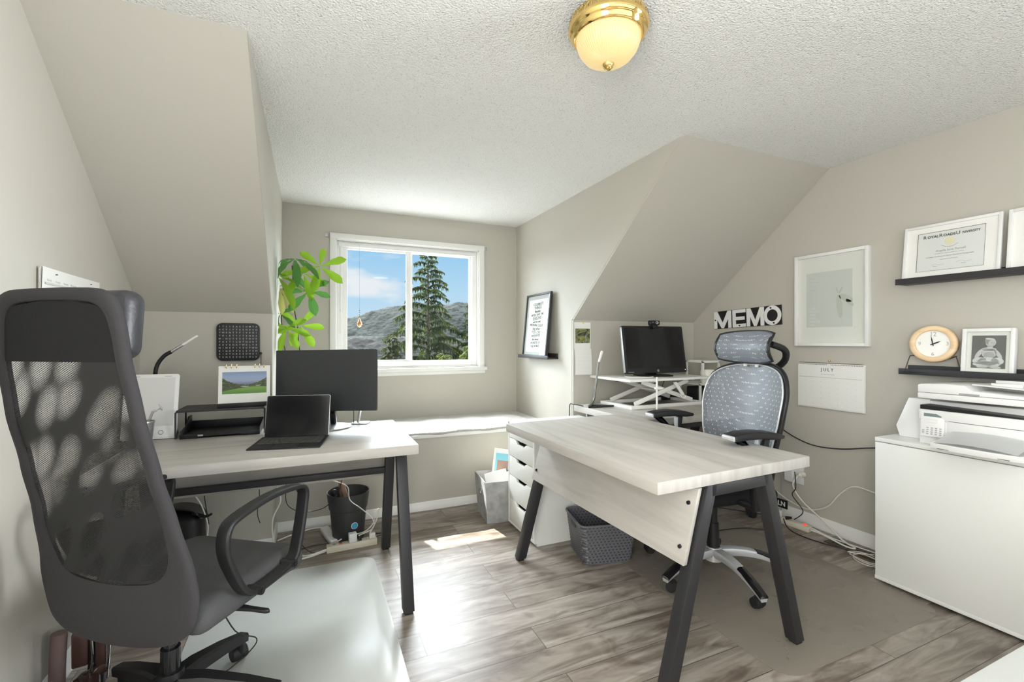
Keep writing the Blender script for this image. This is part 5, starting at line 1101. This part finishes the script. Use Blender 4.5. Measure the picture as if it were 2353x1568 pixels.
b = B(); b.prism([(-.0018, -.012), (.0018, -.012), (.0025, .020), (0, .046), (-.0025, .020)], -.0200, -.0194, 'XZ', X=Matrix.Translation((0, 0, .152)) @ Euler((R_(-4), R_(-10), 0)).to_matrix().to_4x4()); b.prism([(-.0024, -.012), (.0024, -.012), (.0036, .018), (0, .034), (-.0036, .018)], -.0215, -.0208, 'XZ', X=Matrix.Translation((0, 0, .152)) @ Euler((R_(-4), R_(64), 0)).to_matrix().to_4x4()); b.cyl((0, -.017, .152), (0, -.024, .152), .004, n=14); b.build('hands', 'black', t)
b = B()
for s in (-1, 1): b.tube([(s*.055, .03, .075), (s*.082, .03, .088), (s*.088, -.02, .088), (s*.092, -.028, .084), (s*.112, -.034, .002), (s*.108, -.030, .001)], .0022, 6, smooth=3)
b.tube([(-.112, -.034, .002), (0, -.036, .002), (.112, -.034, .002)], .0022, 6); b.tube([(.112, -.034, .002), (.13, .0, .002), (.112, .03, .002), (-.112, .03, .002), (-.112, -.034, .002)], .0022, 6, smooth=3); b.build('wire_stand', 'black_metal', t)

# baby photograph
t, X = leaning('photo_frame', 'small deep white frame with a black-and-white baby photo on the lower ledge', 'photo', (XR-.058, 1.100, 1.072), RZ, .190, .228, 6, .016, .030, 'white_gloss', 'mount')
P_ = [('photo_print', B().box((0, -.016, .114), (.122, .0012, .160)), (.13, .12, .12)),
      ('backdrop_print', None, None)]
b = B().box((0, -.0158, .114), (.122, .0012, .160)); b.bm.transform(X); pr_ = b.build('photo_print', mat('photo_grey', (.15, .14, .14), .5), t)
sk = mat('photo_skin', (.55, .54, .53), .5); sh = mat('photo_shadow', (.30, .29, .29), .5); tt = mat('photo_tulle', (.62, .62, .61), .5)
def flat(name, parts, mm):
    b = B()
    for (x, z, rx_, rz_, a_) in parts:
        b.prism([(x+rx_*math.cos(q)*math.cos(a_)-rz_*math.sin(q)*math.sin(a_), z+rx_*math.cos(q)*math.sin(a_)+rz_*math.sin(q)*math.cos(a_)) for q in [2*PI*k/28 for k in range(28)]], -.0172-.0002*lay[0], -.0168-.0002*lay[0], 'XZ')
    lay[0] += 1; b.bm.transform(X); return b.build(name, mm, pr_)
lay = [0]
flat('torso_print', [(.003, .108, .027, .026, 0), (-.034, .104, .0085, .027, -.5), (.036, .103, .008, .026, .5), (.002, .127, .027, .009, 0)], sk)
flat('bodice_print', [(.004, .098, .020, .016, 0)], mat('photo_bodice', (.40, .39, .39), .5))
flat('head_print', [(.008, .160, .019, .021, 0), (.006, .137, .010, .010, 0)], sk)
flat('hair_print', [(.000, .166, .013, .017, .2)], sh)
flat('face_print', [(.013, .157, .0135, .015, 0)], sk)
flat('headband_print', [(.005, .177, .017, .0045, -.1)], tt)
flat('eye_print', [(.012, .158, .0035, .0012, 0), (.020, .157, .003, .0012, 0), (.018, .147, .0035, .0012, 0)], sh)
flat('tutu_print', [(-.030, .070, .026, .017, .1), (.002, .068, .038, .020, 0), (.034, .070, .023, .017, -.1), (-.005, .054, .050, .014, 0)], tt)
flat('leg_print', [(-.012, .043, .028, .007, .1), (.022, .042, .026, .007, -.15)], sk)
b = B().box((0, -.0225, .114), (.162, .001, .20)); b.bm.transform(X); b.build('glass_pane', 'picglass', t)

# wall outlet, plugs
t = thing('wall_outlet', 'white wall outlet low on the right wall under the desk corner', 'outlet', (XR, 2.085, .318), RZ)
B().box((0, -.003, 0), (.078, .006, .118), .002).build('cover_plate', 'white_gloss', t)
tag(B().box((0, -.026, 0), (.072, .040, .090), .010, 4).build('plug_adapter', 'white_gloss', loc=(XR-.003, 2.125, .312), rot=(0, 0, RZ)), 'boxy white adapter plugged into the wall outlet', 'plug')
tag(B().cyl((0, -.002, 0), (0, -.035, 0), .020, .017, 18).cyl((0, -.035, 0), (0, -.05, -.005), .012, .008, 12).build('round_plug', 'cable_w', loc=(XR-.006, 2.048, .332), rot=(0, 0, RZ)), 'round white plug beside the boxy adapter in the wall outlet', 'plug')
t = thing('letter_sign', 'small black sign with white letters leaning above the right baseboard', 'sign', (XR-.018, 2.30, .0), RZ, rot=None)
B().box((0, -.003, .09), (.30, .006, .060), .001).build('sign_board', 'black', t); texts('sign_lettering', [('LN', .046, (.108, -.0066, .089), {'bold': .001})], 'whitetext', t)
t = thing('floor_vent', 'bronze floor vent cover beside the right baseboard', 'vent', (2.955, 1.63, 0))
b = B(); b.box((0, 0, .003), (.115, .36, .006), .002); b.build('vent_cover', 'vent', t)
b = B()
for k in range(14): b.box((0, -.14+k*.0215, .0062), (.075, .010, .001))
b.build('slots', 'black', t)

# ================================================================ white cabinet and printer
t = thing('white_cabinet', 'plain white cabinet along the right wall carrying the printer', 'cabinet', (2.671, .62, 0))
b = B(); b.span((.02, 0, .022), (.399, .788, .722), .001); b.span((.03, .01, .0), (.39, .78, .022), m=1); b.build('carcass', ['white', 'black'], t)  # black base slab stands in for shade in the gap under the cabinet
B().span((.001, -.0, .724), (.399, .790, .744), .0012).build('cabinet_top', 'white', t)
B().span((.0, .002, .016), (.018, .788, .720), .001).build('side_panel', 'white', t)
B().span((-.0005, .0, .014), (.0185, .790, .032), .001).build('bottom_rail', 'white', t)

t = thing('laser_printer', 'white multifunction laser printer with keypad on the white cabinet', 'printer', (2.72, .86, .744))
# local: x deep, y along wall (0..), z up ; camera sees faces at x=0
b = B()
b.prism([(0, 0), (.385, 0), (.385, .20), (0, .20)], .10, .325, 'YZ', bev=.004)       # rear body
b.span((.0, .0, .115), (.10, .385, .165), .004); b.span((.0, .0, .045), (.04, .275, .125), .004); b.span((.005, .275, .0), (.10, .385, .14), .004); b.span((.03, .0, .0), (.10, .275, .05), .003)
body = b.build('printer_body', 'white_gloss', t)
B().prism([(.385, .0), (.515, .0), (.530, .055), (.475, .205), (.385, .205)], .10, .30, 'YZ', bev=.004).build('side_cover', 'white_gloss', t)
B().prism([(.0, .165), (.385, .165), (.385, .185), (.0, .170)], .012, .10, 'YZ').build('output_slot', 'black', t)
b = B(); b.span((.0, -.01, .218), (.33, .392, .246), .006); b.build('scanner_lid', 'white_gloss', t)
b = B(); b.prism([(-.01, .247), (.392, .247), (.392, .283), (.38, .288), (.28, .294), (.215, .292), (.19, .270), (-.01, .258)], .004, .325, 'YZ', bev=.004); b.build('document_feeder', 'white_gloss', t)
b = B(); b.box((.11, .09, .292), (.17, .22, .006), .002, rot=(R_(3), 0, 0)); b.box((.07, .10, .300), (.012, .10, .016), .003); b.box((.17, .11, .304), (.012, .12, .022), .003); b.build('feeder_tray', 'white_gloss', t)
B().span((.002, .165, .249), (.006, .235, .256)).build('lid_grip', 'greytext', t)
b = B(); b.box((0, 0, 0), (.006, .088, .120), .003); cp = b.build('control_panel', 'white_gloss', t); cp.location = (-.004, .330, .098); cp.rotation_euler = (0, R_(8), R_(4))
B().box((-.0035, 0, .043), (.001, .066, .015)).build('display', mat('lcd', (.17, .21, .21), .3), cp)
b = B()
for i in range(5):
    for j in range(4 if i else 2): b.box((-.0036, .032-.016*i, -.018-.0095*(j+(0 if i else 1.5))), (.001, .0085, .0052), .0008, 1)
b.build('keypad', 'greytext', cp)
b = B(); b.tube([(-.0036, .02, .022), (-.0036, -.018, .022), (-.0036, -.018, .008), (-.0036, .02, .008)], .0006, 4, closed=True, smooth=0); b.build('menu_outline', 'lightgreytext', cp)
b = B(); b.span((-.17, -.02, .018), (.06, .265, .024), .002); b.sweep([(.0, .268, .035), (-.14, .262, .030), (-.178, .235, .028), (-.178, -.0, .028), (-.14, -.028, .030), (.0, -.03, .035)], rp(.010, .026, .003), smooth=3); b.build('paper_tray', 'white_gloss', t)
b = B(); b.surf(lambda u, v: (-.165+.16*v, -.012+.268*u, .042+.035*v+.01*math.sin(u*PI)), 8, 4, .0015); b.build('tray_cover', mat('clear_tray', (.75, .76, .76), .15, alpha=.55), t)
b = B(); b.box((-.176, .12, .034), (.012, .05, .012), .003); b.build('tray_grip', 'white_gloss', t)
b = B(); b.box((-.184, .12, .020), (.002, .23, .002)); b.build('tray_gap', 'text', t)

# near table corner at the lower right of the photo
t = thing('white_side_table', 'white table corner close to the camera at the lower right', 'table', (1.62, -.02, 0))
B().box((0, 0, .722), (1.62, .74, .036), .002).build('tabletop', mat('table_laminate', (.42, .43, .415), .3), t)
for x in (-.76, .76):
    for y in (-.33, .33): B().box((x, y, .352), (.05, .05, .704), .002).build('leg', 'white', t)

# ================================================================ left wall calendar
t = thing('wall_calendar', 'white wall calendar with curling pages on the left wall above the chair', 'calendar', (XL, 2.268, 1.335), PI/2)
b = B(); b.surf(lambda u, v: (-.245+.49*u, -.004-.016*(1-u)**2*(.3+.7*v), -.16+.315*v), 10, 6, .0015); b.build('top_page', 'paper', t)
for k in range(3):
    b = B(); b.surf(lambda u, v: (-.243+.486*u, -.002-(.010-.003*k)*(1-u)**2, -.16+.313*v), 8, 4, .001); b.build('page', mat('aged_page', (.5, .48, .38), .7) if k == 2 else 'paper', t)
b = B(); b.surf(lambda u, v: (-.232+.465*u, -.0062-.016*(1-u)**2*.9, .098+.007*v), 10, 1, .0003); b.build('header_bar', 'lightgreytext', t)
o = texts('weekday_lettering', [(s_, .010, (-.205+.066*i, -.0068-.016*(1-(i+.6)/7)**2, .113), {}) for i, s_ in enumerate(['Sunday', 'Monday', 'Tuesday', 'Wednesday', 'Thursday', 'Friday', 'Saturday'])], 'lightgreytext', t)
b = B()
for x in (-.15, .155): b.cyl((x, -.004, .138), (x, -.020 if x < 0 else -.009, .138), .0018, n=10)
b.build('pin', 'text', t)

# ================================================================ bench: fleece pad, potted plant
rnd = random.Random(9)
def pad(u, v):
    x = -.20+1.93*u; y = 3.312+.70*v
    e = min(1, min(u*30, (1-u)*30, v*14, (1-v)*14)); return (x+.008*math.sin(v*23), y+.007*math.sin(u*31), .5545+.022*e**.5+.0045*math.sin(u*40+v*9)*math.sin(v*17)*e+rnd.random()*.003)
tag(B().surf(pad, 150, 50, .012).build('fleece_pad', 'fur', ang=180), 'white fleecy pad covering the window seat', 'cushion')
t = thing('potted_plant', 'tall plant with bright green hand-shaped leaves on the window seat behind the monitor', 'plant', (.045, 3.56, .585))
B().lathe([(0, 0), (.085, 0), (.095, .02), (.125, .19), (.130, .20), (.130, .215), (.12, .215), (.115, .19), (0, .185)], 36).build('plant_pot', 'ceramic', t)
B().lathe([(0, .190), (.113, .188)], 24).build('soil', 'soil', t)
Pb = Vector((.045, 3.56, .585))
def w2l(p): return Vector(p)-Pb
stA = [w2l(p) for p in [(.03, 3.56, .78), (-.02, 3.56, .95), (-.075, 3.52, 1.19), (-.085, 3.5, 1.33), (-.10, 3.5, 1.42), (-.12, 3.5, 1.55), (-.115, 3.5, 1.66), (-.12, 3.5, 1.76)]]
stB = [w2l(p) for p in [(.01, 3.55, .78), (-.10, 3.5, .98), (-.165, 3.47, 1.19), (-.178, 3.46, 1.32), (-.185, 3.45, 1.42), (-.17, 3.45, 1.62)]]
b = B(); b.tube(stA, .0042, 8); b.tube(stB, .0038, 8); b.build('stem', 'stem', t)
def leaflet(bm, base, d, up, L_, wd, droop, fold=.25):
    d = d.normalized(); s = d.cross(up).normalized(); u_ = s.cross(d).normalized(); n = 8; rows = []
    for i in range(n+1):
        q = i/n; c = base + d*(L_*q) - Vector((0, 0, 1))*(droop*L_*q*q); ww = wd*1.55*(q**1.15)*max(0, 1-q**4)**.8*(1.0) + .0008
        rows.append([bm.verts.new(c+s*(ww*k)+u_*(abs(k)*ww*fold+.004*math.sin(i*2.2)*abs(k))) for k in (-1, -.5, 0, .5, 1)])
    for a_, c_ in zip(rows, rows[1:]):
        for k in range(4): bm.faces.new((a_[k], a_[k+1], c_[k+1], c_[k]))
def palm(ctr, att, nrm, tipdir, L_, k, mat_, droop, seed, spread=290, only=None):
    rn = random.Random(seed); ctr = w2l(ctr); bm = bmesh.new(); nrm = Vector(nrm).normalized(); td = Vector(tipdir); td = (td-nrm*td.dot(nrm)).normalized(); sd = td.cross(nrm)
    for i in range(k):
        a = R_(-spread/2+spread*i/(k-1)); dr = td*math.cos(a)+sd*math.sin(a); l = L_*(1-.30*abs(a)/PI)*(.9+.2*rn.random())
        leaflet(bm, ctr+dr*.006, dr+nrm*.12, nrm, l, l*.19, droop*(.8+.4*rn.random()))
    for v in bm.verts: v.co.x = max(v.co.x, -.200-.045+.0*v.co.y); v.co.z = max(v.co.z, .1)
    me = bpy.data.meshes.new('leaf'); bm.to_mesh(me); bm.free(); me.materials.append(M[mat_]); me.polygons.foreach_set('use_smooth', [True]*len(me.polygons))
    o = bpy.data.objects.new('leaf', me); C.objects.link(o); o.parent = t
    a_ = w2l(att); m_ = (a_+ctr)/2+Vector((0, 0, .012)); B().tube([a_, m_, ctr], .0016, 6).build('leaf_stalk', 'leaf_dk', o); return o
V_ = (-.15, -1, .25)
palm((.055, 3.42, 1.755), (-.12, 3.5, 1.72), (-.1, -1, .35), (.35, 0, -1), .20, 6, 'leaf', .05, 1, 300)
palm((-.015, 3.42, 1.58), (-.118, 3.5, 1.60), (-.2, -.9, .5), (-.1, 0, -1), .185, 6, 'leaf_dk', .12, 2, 270)
palm((-.10, 3.44, 1.79), (-.12, 3.5, 1.75), (0, -.5, 1), (.1, -.8, -.4), .185, 7, 'leaf_dk', .75, 3, 300)
palm((-.205, 3.36, 1.66), (-.17, 3.45, 1.62), (.2, -.7, .8), (.5, -.5, -.4), .19, 5, 'leaf', .8, 4, 240)
palm((-.07, 3.43, 1.345), (-.095, 3.5, 1.36), (-.05, -1, .2), (.1, 0, -1), .165, 6, 'leaf', .05, 5, 270)
palm((-.150, 3.40, 1.325), (-.178, 3.46, 1.33), (.1, -1, .3), (.05, 0, -1), .165, 6, 'leaf', .12, 6, 240)
palm((-.19, 3.42, 1.42), (-.185, 3.45, 1.41), (.3, -1, .3), (.2, 0, -1), .11, 4, 'leaf_dk', .3, 7, 230)
palm((-.19, 3.38, 1.60), (-.17, 3.45, 1.60), (.6, -1, .2), (.25, 0, -1), .16, 2, 'leaf_y', .3, 8, 30)
palm((-.05, 3.44, 1.70), (-.12, 3.5, 1.70), (.1, -1, .4), (-.2, 0, -1), .17, 4, 'leaf', .3, 12, 170)

# ================================================================ power strips and cables
t = thing('power_strip', 'beige power strip with white plugs on the floor before the black bin', 'power strip', (.225, 2.895, 0), R_(2))
b = B(); b.box((0, 0, .019), (.285, .050, .038), .003); b.build('strip_body', 'beige', t)
B().box((-.065, 0, .040), (.016, .022, .006), .001, rot=(0, R_(8), 0)).build('switch', mat('orange_switch', (.35, .07, .03), .3), t)
b = B(); b.cyl((-.10, 0, .038), (-.10, 0, .0395), .010, n=18)
for k in range(5): b.box((.0+.03*k-.01, .006, .0385), (.003, .008, .001)); b.box((.0+.03*k-.01, -.008, .0385), (.003, .008, .001))
b.build('sockets', 'greytext', t)
tag(B().box((0, 0, .026), (.046, .042, .052), .005).build('charger_plug', 'white_gloss', loc=(.228, 2.893, .038), rot=(0, 0, R_(5))), 'larger white charger plug in the middle of the beige power strip', 'plug')
tag(B().box((0, 0, .014), (.036, .028, .028), .004).build('charger_plug', 'white_gloss', loc=(.342, 2.902, .038)), 'small white charger plug at the right end of the beige power strip', 'plug')
tag(B().box((0, 0, .016), (.020, .026, .032), .003).build('black_plug', 'black', loc=(.270, 2.895, .038)), 'small black plug in the beige power strip', 'plug')
tag(B().box((0, 0, .019), (.055, .26, .038), .012, 4).build('power_adapter_bar', 'white_gloss', loc=(.105, 3.085, 0), rot=(0, 0, R_(12))), 'long white adapter bar lying behind the beige power strip', 'adapter')
CW, CB = 'cable_w', 'cable_b'
cable('power_cable', [(.083, 2.885, .019), (-.02, 2.875, .006), (-.12, 2.93, .006), (-.20, 2.99, .005)], .0055, CW, 'thick cream cable leaving the left end of the beige power strip')
cable('power_cable', [(.088, 2.89, .012), (.0, 2.86, .005), (-.10, 2.84, .005), (-.19, 2.83, .005)], .0055, CW, 'lower thick cream cable running left along the floor')
cable('power_cable', [(.09, 2.90, .025), (.14, 2.94, .03), (.20, 2.95, .05), (.30, 2.93, .07), (.35, 2.90, .13), (.36, 2.90, .19), (.385, 2.92, .20), (.37, 2.93, .13), (.33, 2.92, .06)], .004, CW, 'cream cable looping up beside the black bin')
cable('charging_cable', [(.10, 2.70, .475), (.19, 2.80, .40), (.21, 2.86, .30), (.27, 2.87, .24), (.335, 2.88, .17), (.35, 2.88, .12), (.33, 2.89, .09), (.26, 2.885, .07)], .0028, CW, 'white cable hanging from the desk across the front of the black bin')
cable('thin_cable', [(-.12, 2.68, .50), (-.12, 2.75, .36), (-.05, 2.80, .29), (.06, 2.82, .285), (.13, 2.78, .36), (.16, 2.72, .47)], .0022, CB, 'black cable sagging in a loop under the left desk')
cable('thin_cable', [(-.09, 2.68, .48), (-.06, 2.74, .40), (-.05, 2.80, .30), (-.075, 2.84, .2), (-.05, 2.87, .08), (.01, 2.88, .015), (.08, 2.885, .02)], .0022, CB, 'black cable dropping from the desk to the power strip')
cable('thin_cable', [(-.18, 2.95, .01), (-.08, 2.97, .006), (.04, 2.99, .012), (.30, 2.95, .012), (.40, 2.96, .02), (.41, 3.0, .015), (.34, 3.02, .01)], .0032, CB, 'black cable lying on the floor behind the beige power strip')
cable('thin_cable', [(-.27, 2.90, .50), (-.265, 2.91, .38), (-.275, 2.91, .28), (-.262, 2.91, .22)], .0022, CB, 'black cable hanging free under the desk with a small connector end')
cable('thin_cable', [(-.515, 2.80, .52), (-.505, 2.82, .40), (-.49, 2.83, .28)], .0022, CB, 'short black cable beside the black bag under the desk')
cable('charging_cable', [(-.545, 2.78, .50), (-.54, 2.77, .46), (-.51, 2.765, .40), (-.485, 2.77, .30), (-.49, 2.78, .22)], .003, CW, 'white cable hanging over the black bag')
cable('charging_cable', [(-.185, 2.97, .50), (-.18, 3.0, .38), (-.165, 3.01, .30), (-.20, 2.98, .22), (-.205, 2.96, .15), (-.19, 2.95, .05)], .004, CW, 'white cable hanging at the wall corner under the left desk')
cable('white_cable', [(.10, 3.20, .03), (.0, 3.24, .02), (-.10, 3.22, .01), (-.19, 3.16, .008)], .005, CW, 'white cable curving along the floor from the white adapter bar')
# right side
t = thing('power_strip', 'cream power strip with red lit switch by the right baseboard', 'power strip', (2.95, 2.06, 0), R_(-86))
B().box((0, 0, .018), (.26, .045, .036), .004).build('strip_body', 'beige', t)
B().box((.095, 0, .038), (.018, .016, .008), .001).build('switch', 'red', t)
tag(B().box((0, 0, .021), (.040, .040, .042), .006).build('charger_plug', 'white_gloss', loc=(2.935, 2.135, .036), rot=(0, 0, .2)), 'white cube charger plug on the power strip by the right baseboard', 'plug')
tag(B().cyl((0, 0, 0), (.03, -.02, .004), .012, .007, 12).build('black_plug', 'black', loc=(2.925, 2.075, .048)), 'black plug on the power strip by the right baseboard', 'plug')
g = 'cables by the right wall'
cable('power_cable', [(XR-.055, 2.05, .330), (XR-.08, 2.07, .26), (XR-.05, 2.02, .16), (XR-.03, 1.90, .075), (2.98, 1.75, .02), (2.95, 1.66, .012), (2.93, 1.70, .01), (2.95, 1.85, .02), (2.95, 1.92, .02)], .005, CW, 'thick white cable from the round plug sweeping down to the floor', g)
cable('power_cable', [(XR-.01, 2.30, .19), (XR-.02, 2.15, .13), (XR-.03, 2.0, .115), (XR-.03, 1.88, .17), (XR-.02, 1.80, .28), (XR-.02, 1.72, .345), (XR-.02, 1.60, .34), (XR-.02, 1.45, .33)], .0045, CW, 'white cable curving along the right wall to the cabinet', g)
cable('power_cable', [(2.96, 1.92, .03), (2.97, 1.82, .012), (2.985, 1.70, .008), (3.0, 1.55, .008), (3.02, 1.42, .008)], .0045, CW, 'white cable running on the floor from the strip towards the cabinet', g)
cable('thin_cable', [(XR-.09, 2.05, .36), (XR-.11, 2.03, .26), (XR-.10, 2.06, .2), (XR-.11, 1.98, .12), (2.945, 2.03, .05)], .003, CB, 'thin black cable dropping from the desk corner to the right-hand strip', g)
cable('thin_cable', [(2.91, 2.08, .045), (2.87, 2.02, .01), (2.84, 1.90, .006), (2.88, 1.72, .006), (2.985, 1.52, .008), (3.0, 1.43, .008)], .0035, CB, 'black cable snaking over the floor past the vent', g)
cable('thin_cable', [(2.30, 2.16, .01), (2.45, 2.18, .006), (2.62, 2.14, .006), (2.74, 2.05, .006)], .003, CB, 'black cable lying flat under the grey mesh chair')
cable('thin_cable', [(XR-.02, 2.27, .66), (XR-.02, 2.12, .585), (XR-.02, 1.97, .548), (XR-.02, 1.80, .56), (XR-.02, 1.62, .605), (XR-.02, 1.42, .64)], .0038, CB, 'black cable sagging along the right wall between desk and cabinet')
cable('thin_cable', [(XR-.012, 2.26, .40), (XR-.012, 2.21, .30), (XR-.012, 2.20, .18), (XR-.014, 2.20, .04)], .003, 'greytext', 'grey cable hanging straight down beside the small black sign')
co = []
for k in range(46):
    a = k*.46; co.append((2.862+(.070+.012*math.sin(k*.9))*math.cos(a)*(.75+.25*math.sin(k*.21)), 1.55+(.075+.012*math.cos(k*.7))*math.sin(a), .006+.0003*k))
cable('coiled_cable', co+[(2.93, 1.53, .03), (2.97, 1.46, .05), (2.98, 1.42, .06)], .0022, CW, 'thin white cable coiled loosely on the floor by the cabinet')
cable('thin_cable', [(1.79, 2.80, .772), (1.76, 2.88, .775), (1.755, 2.93, .76), (1.76, 2.935, .60)], .0035, CB, 'black lamp cable hanging over the left end of the corner desk')
cable('charging_cable', [(2.16, 2.80, .980), (2.10, 2.70, .979), (2.17, 2.62, .979), (2.26, 2.62, .979), (2.30, 2.66, .979)], .004, CW, 'white cable lying on the desk converter before the monitor foot')
cable('thin_cable', [(-.30, 1.80, .40), (-.25, 1.90, .20), (-.19, 1.98, .11), (-.22, 2.0, .05), (-.30, 1.98, .006), (-.36, 1.93, .006)], .0022, CB, 'thin black cable trailing from under the tall charcoal chair')
cable('thin_cable', [(2.62, 2.86, .97), (2.58, 2.87, .88), (2.60, 2.86, .84), (2.64, 2.84, .83), (2.74, 2.80, .79)], .0025, CB, 'black cable looping down behind the desk converter')

# lower-left corner by the left wall
t = thing('folding_stand', 'dark glossy folded metal stand with chrome rods on the floor left of the chair', 'stand', (-.765, 2.06, 0), R_(10))
B().tube([(-.03, .0, .0), (-.03, .0, .12), (-.025, .0, .24)], .022, 14).build('tube_leg', 'brown', t)
b = B(); b.box((.03, 0, .17), (.045, .04, .12), .006); b.box((.085, .0, .16), (.03, .035, .15), .005); b.cyl((.02, -.01, .05), (.10, -.01, .09), .020, n=16); b.cyl((.055, -.02, .0), (.055, -.02, .08), .03, n=16); b.build('clamp_body', 'pinkwood', t)
b = B(); b.tube([(.062, -.028, .20), (.065, -.03, .13), (.058, -.03, .08)], .004, 8); b.tube([(.10, -.025, .22), (.108, -.025, .20), (.108, -.025, .14), (.102, -.025, .05)], .003, 8); b.build('chrome_rod', 'chrome', t)
t = thing('cloth_bundle', 'folded pale grey cloth against the left wall at the lower left', 'cloth', (-.76, 1.62, 0))
B().box((0, .06, .09), (.13, .34, .18), .03, 4).build('grey_cloth', 'greycloth', t)
B().box((.02, .12, .19), (.10, .20, .02), .009, 3, rot=(0, 0, .3)).build('white_cloth', 'whitecloth', t)

tag(B().box((0, 0, .016), (.13, .055, .032), .006).build('power_brick', 'black', loc=(2.36, 2.42, 0), rot=(0, 0, .5)), 'black power brick on the floor behind the grey mesh chair', 'adapter')
tag(B().box((0, 0, .020), (.16, .075, .040), .006).build('power_brick', 'black', loc=(2.60, 2.52, 0), rot=(0, 0, -.3)), 'larger black power brick on the floor under the back of the corner desk', 'adapter')
cable('thin_cable', [(2.40, 2.44, .016), (2.50, 2.52, .006), (2.62, 2.56, .02), (2.75, 2.5, .006), (2.9, 2.3, .008), (2.93, 2.14, .03)], .003, 'cable_b', 'black cable running from the floor power bricks to the right-hand strip')
cable('thin_cable', [(2.30, 2.40, .016), (2.25, 2.6, .008), (2.35, 2.85, .03), (2.40, 2.98, .30), (2.40, 2.99, .60)], .003, 'cable_b', 'black cable climbing the knee wall behind the corner desk')
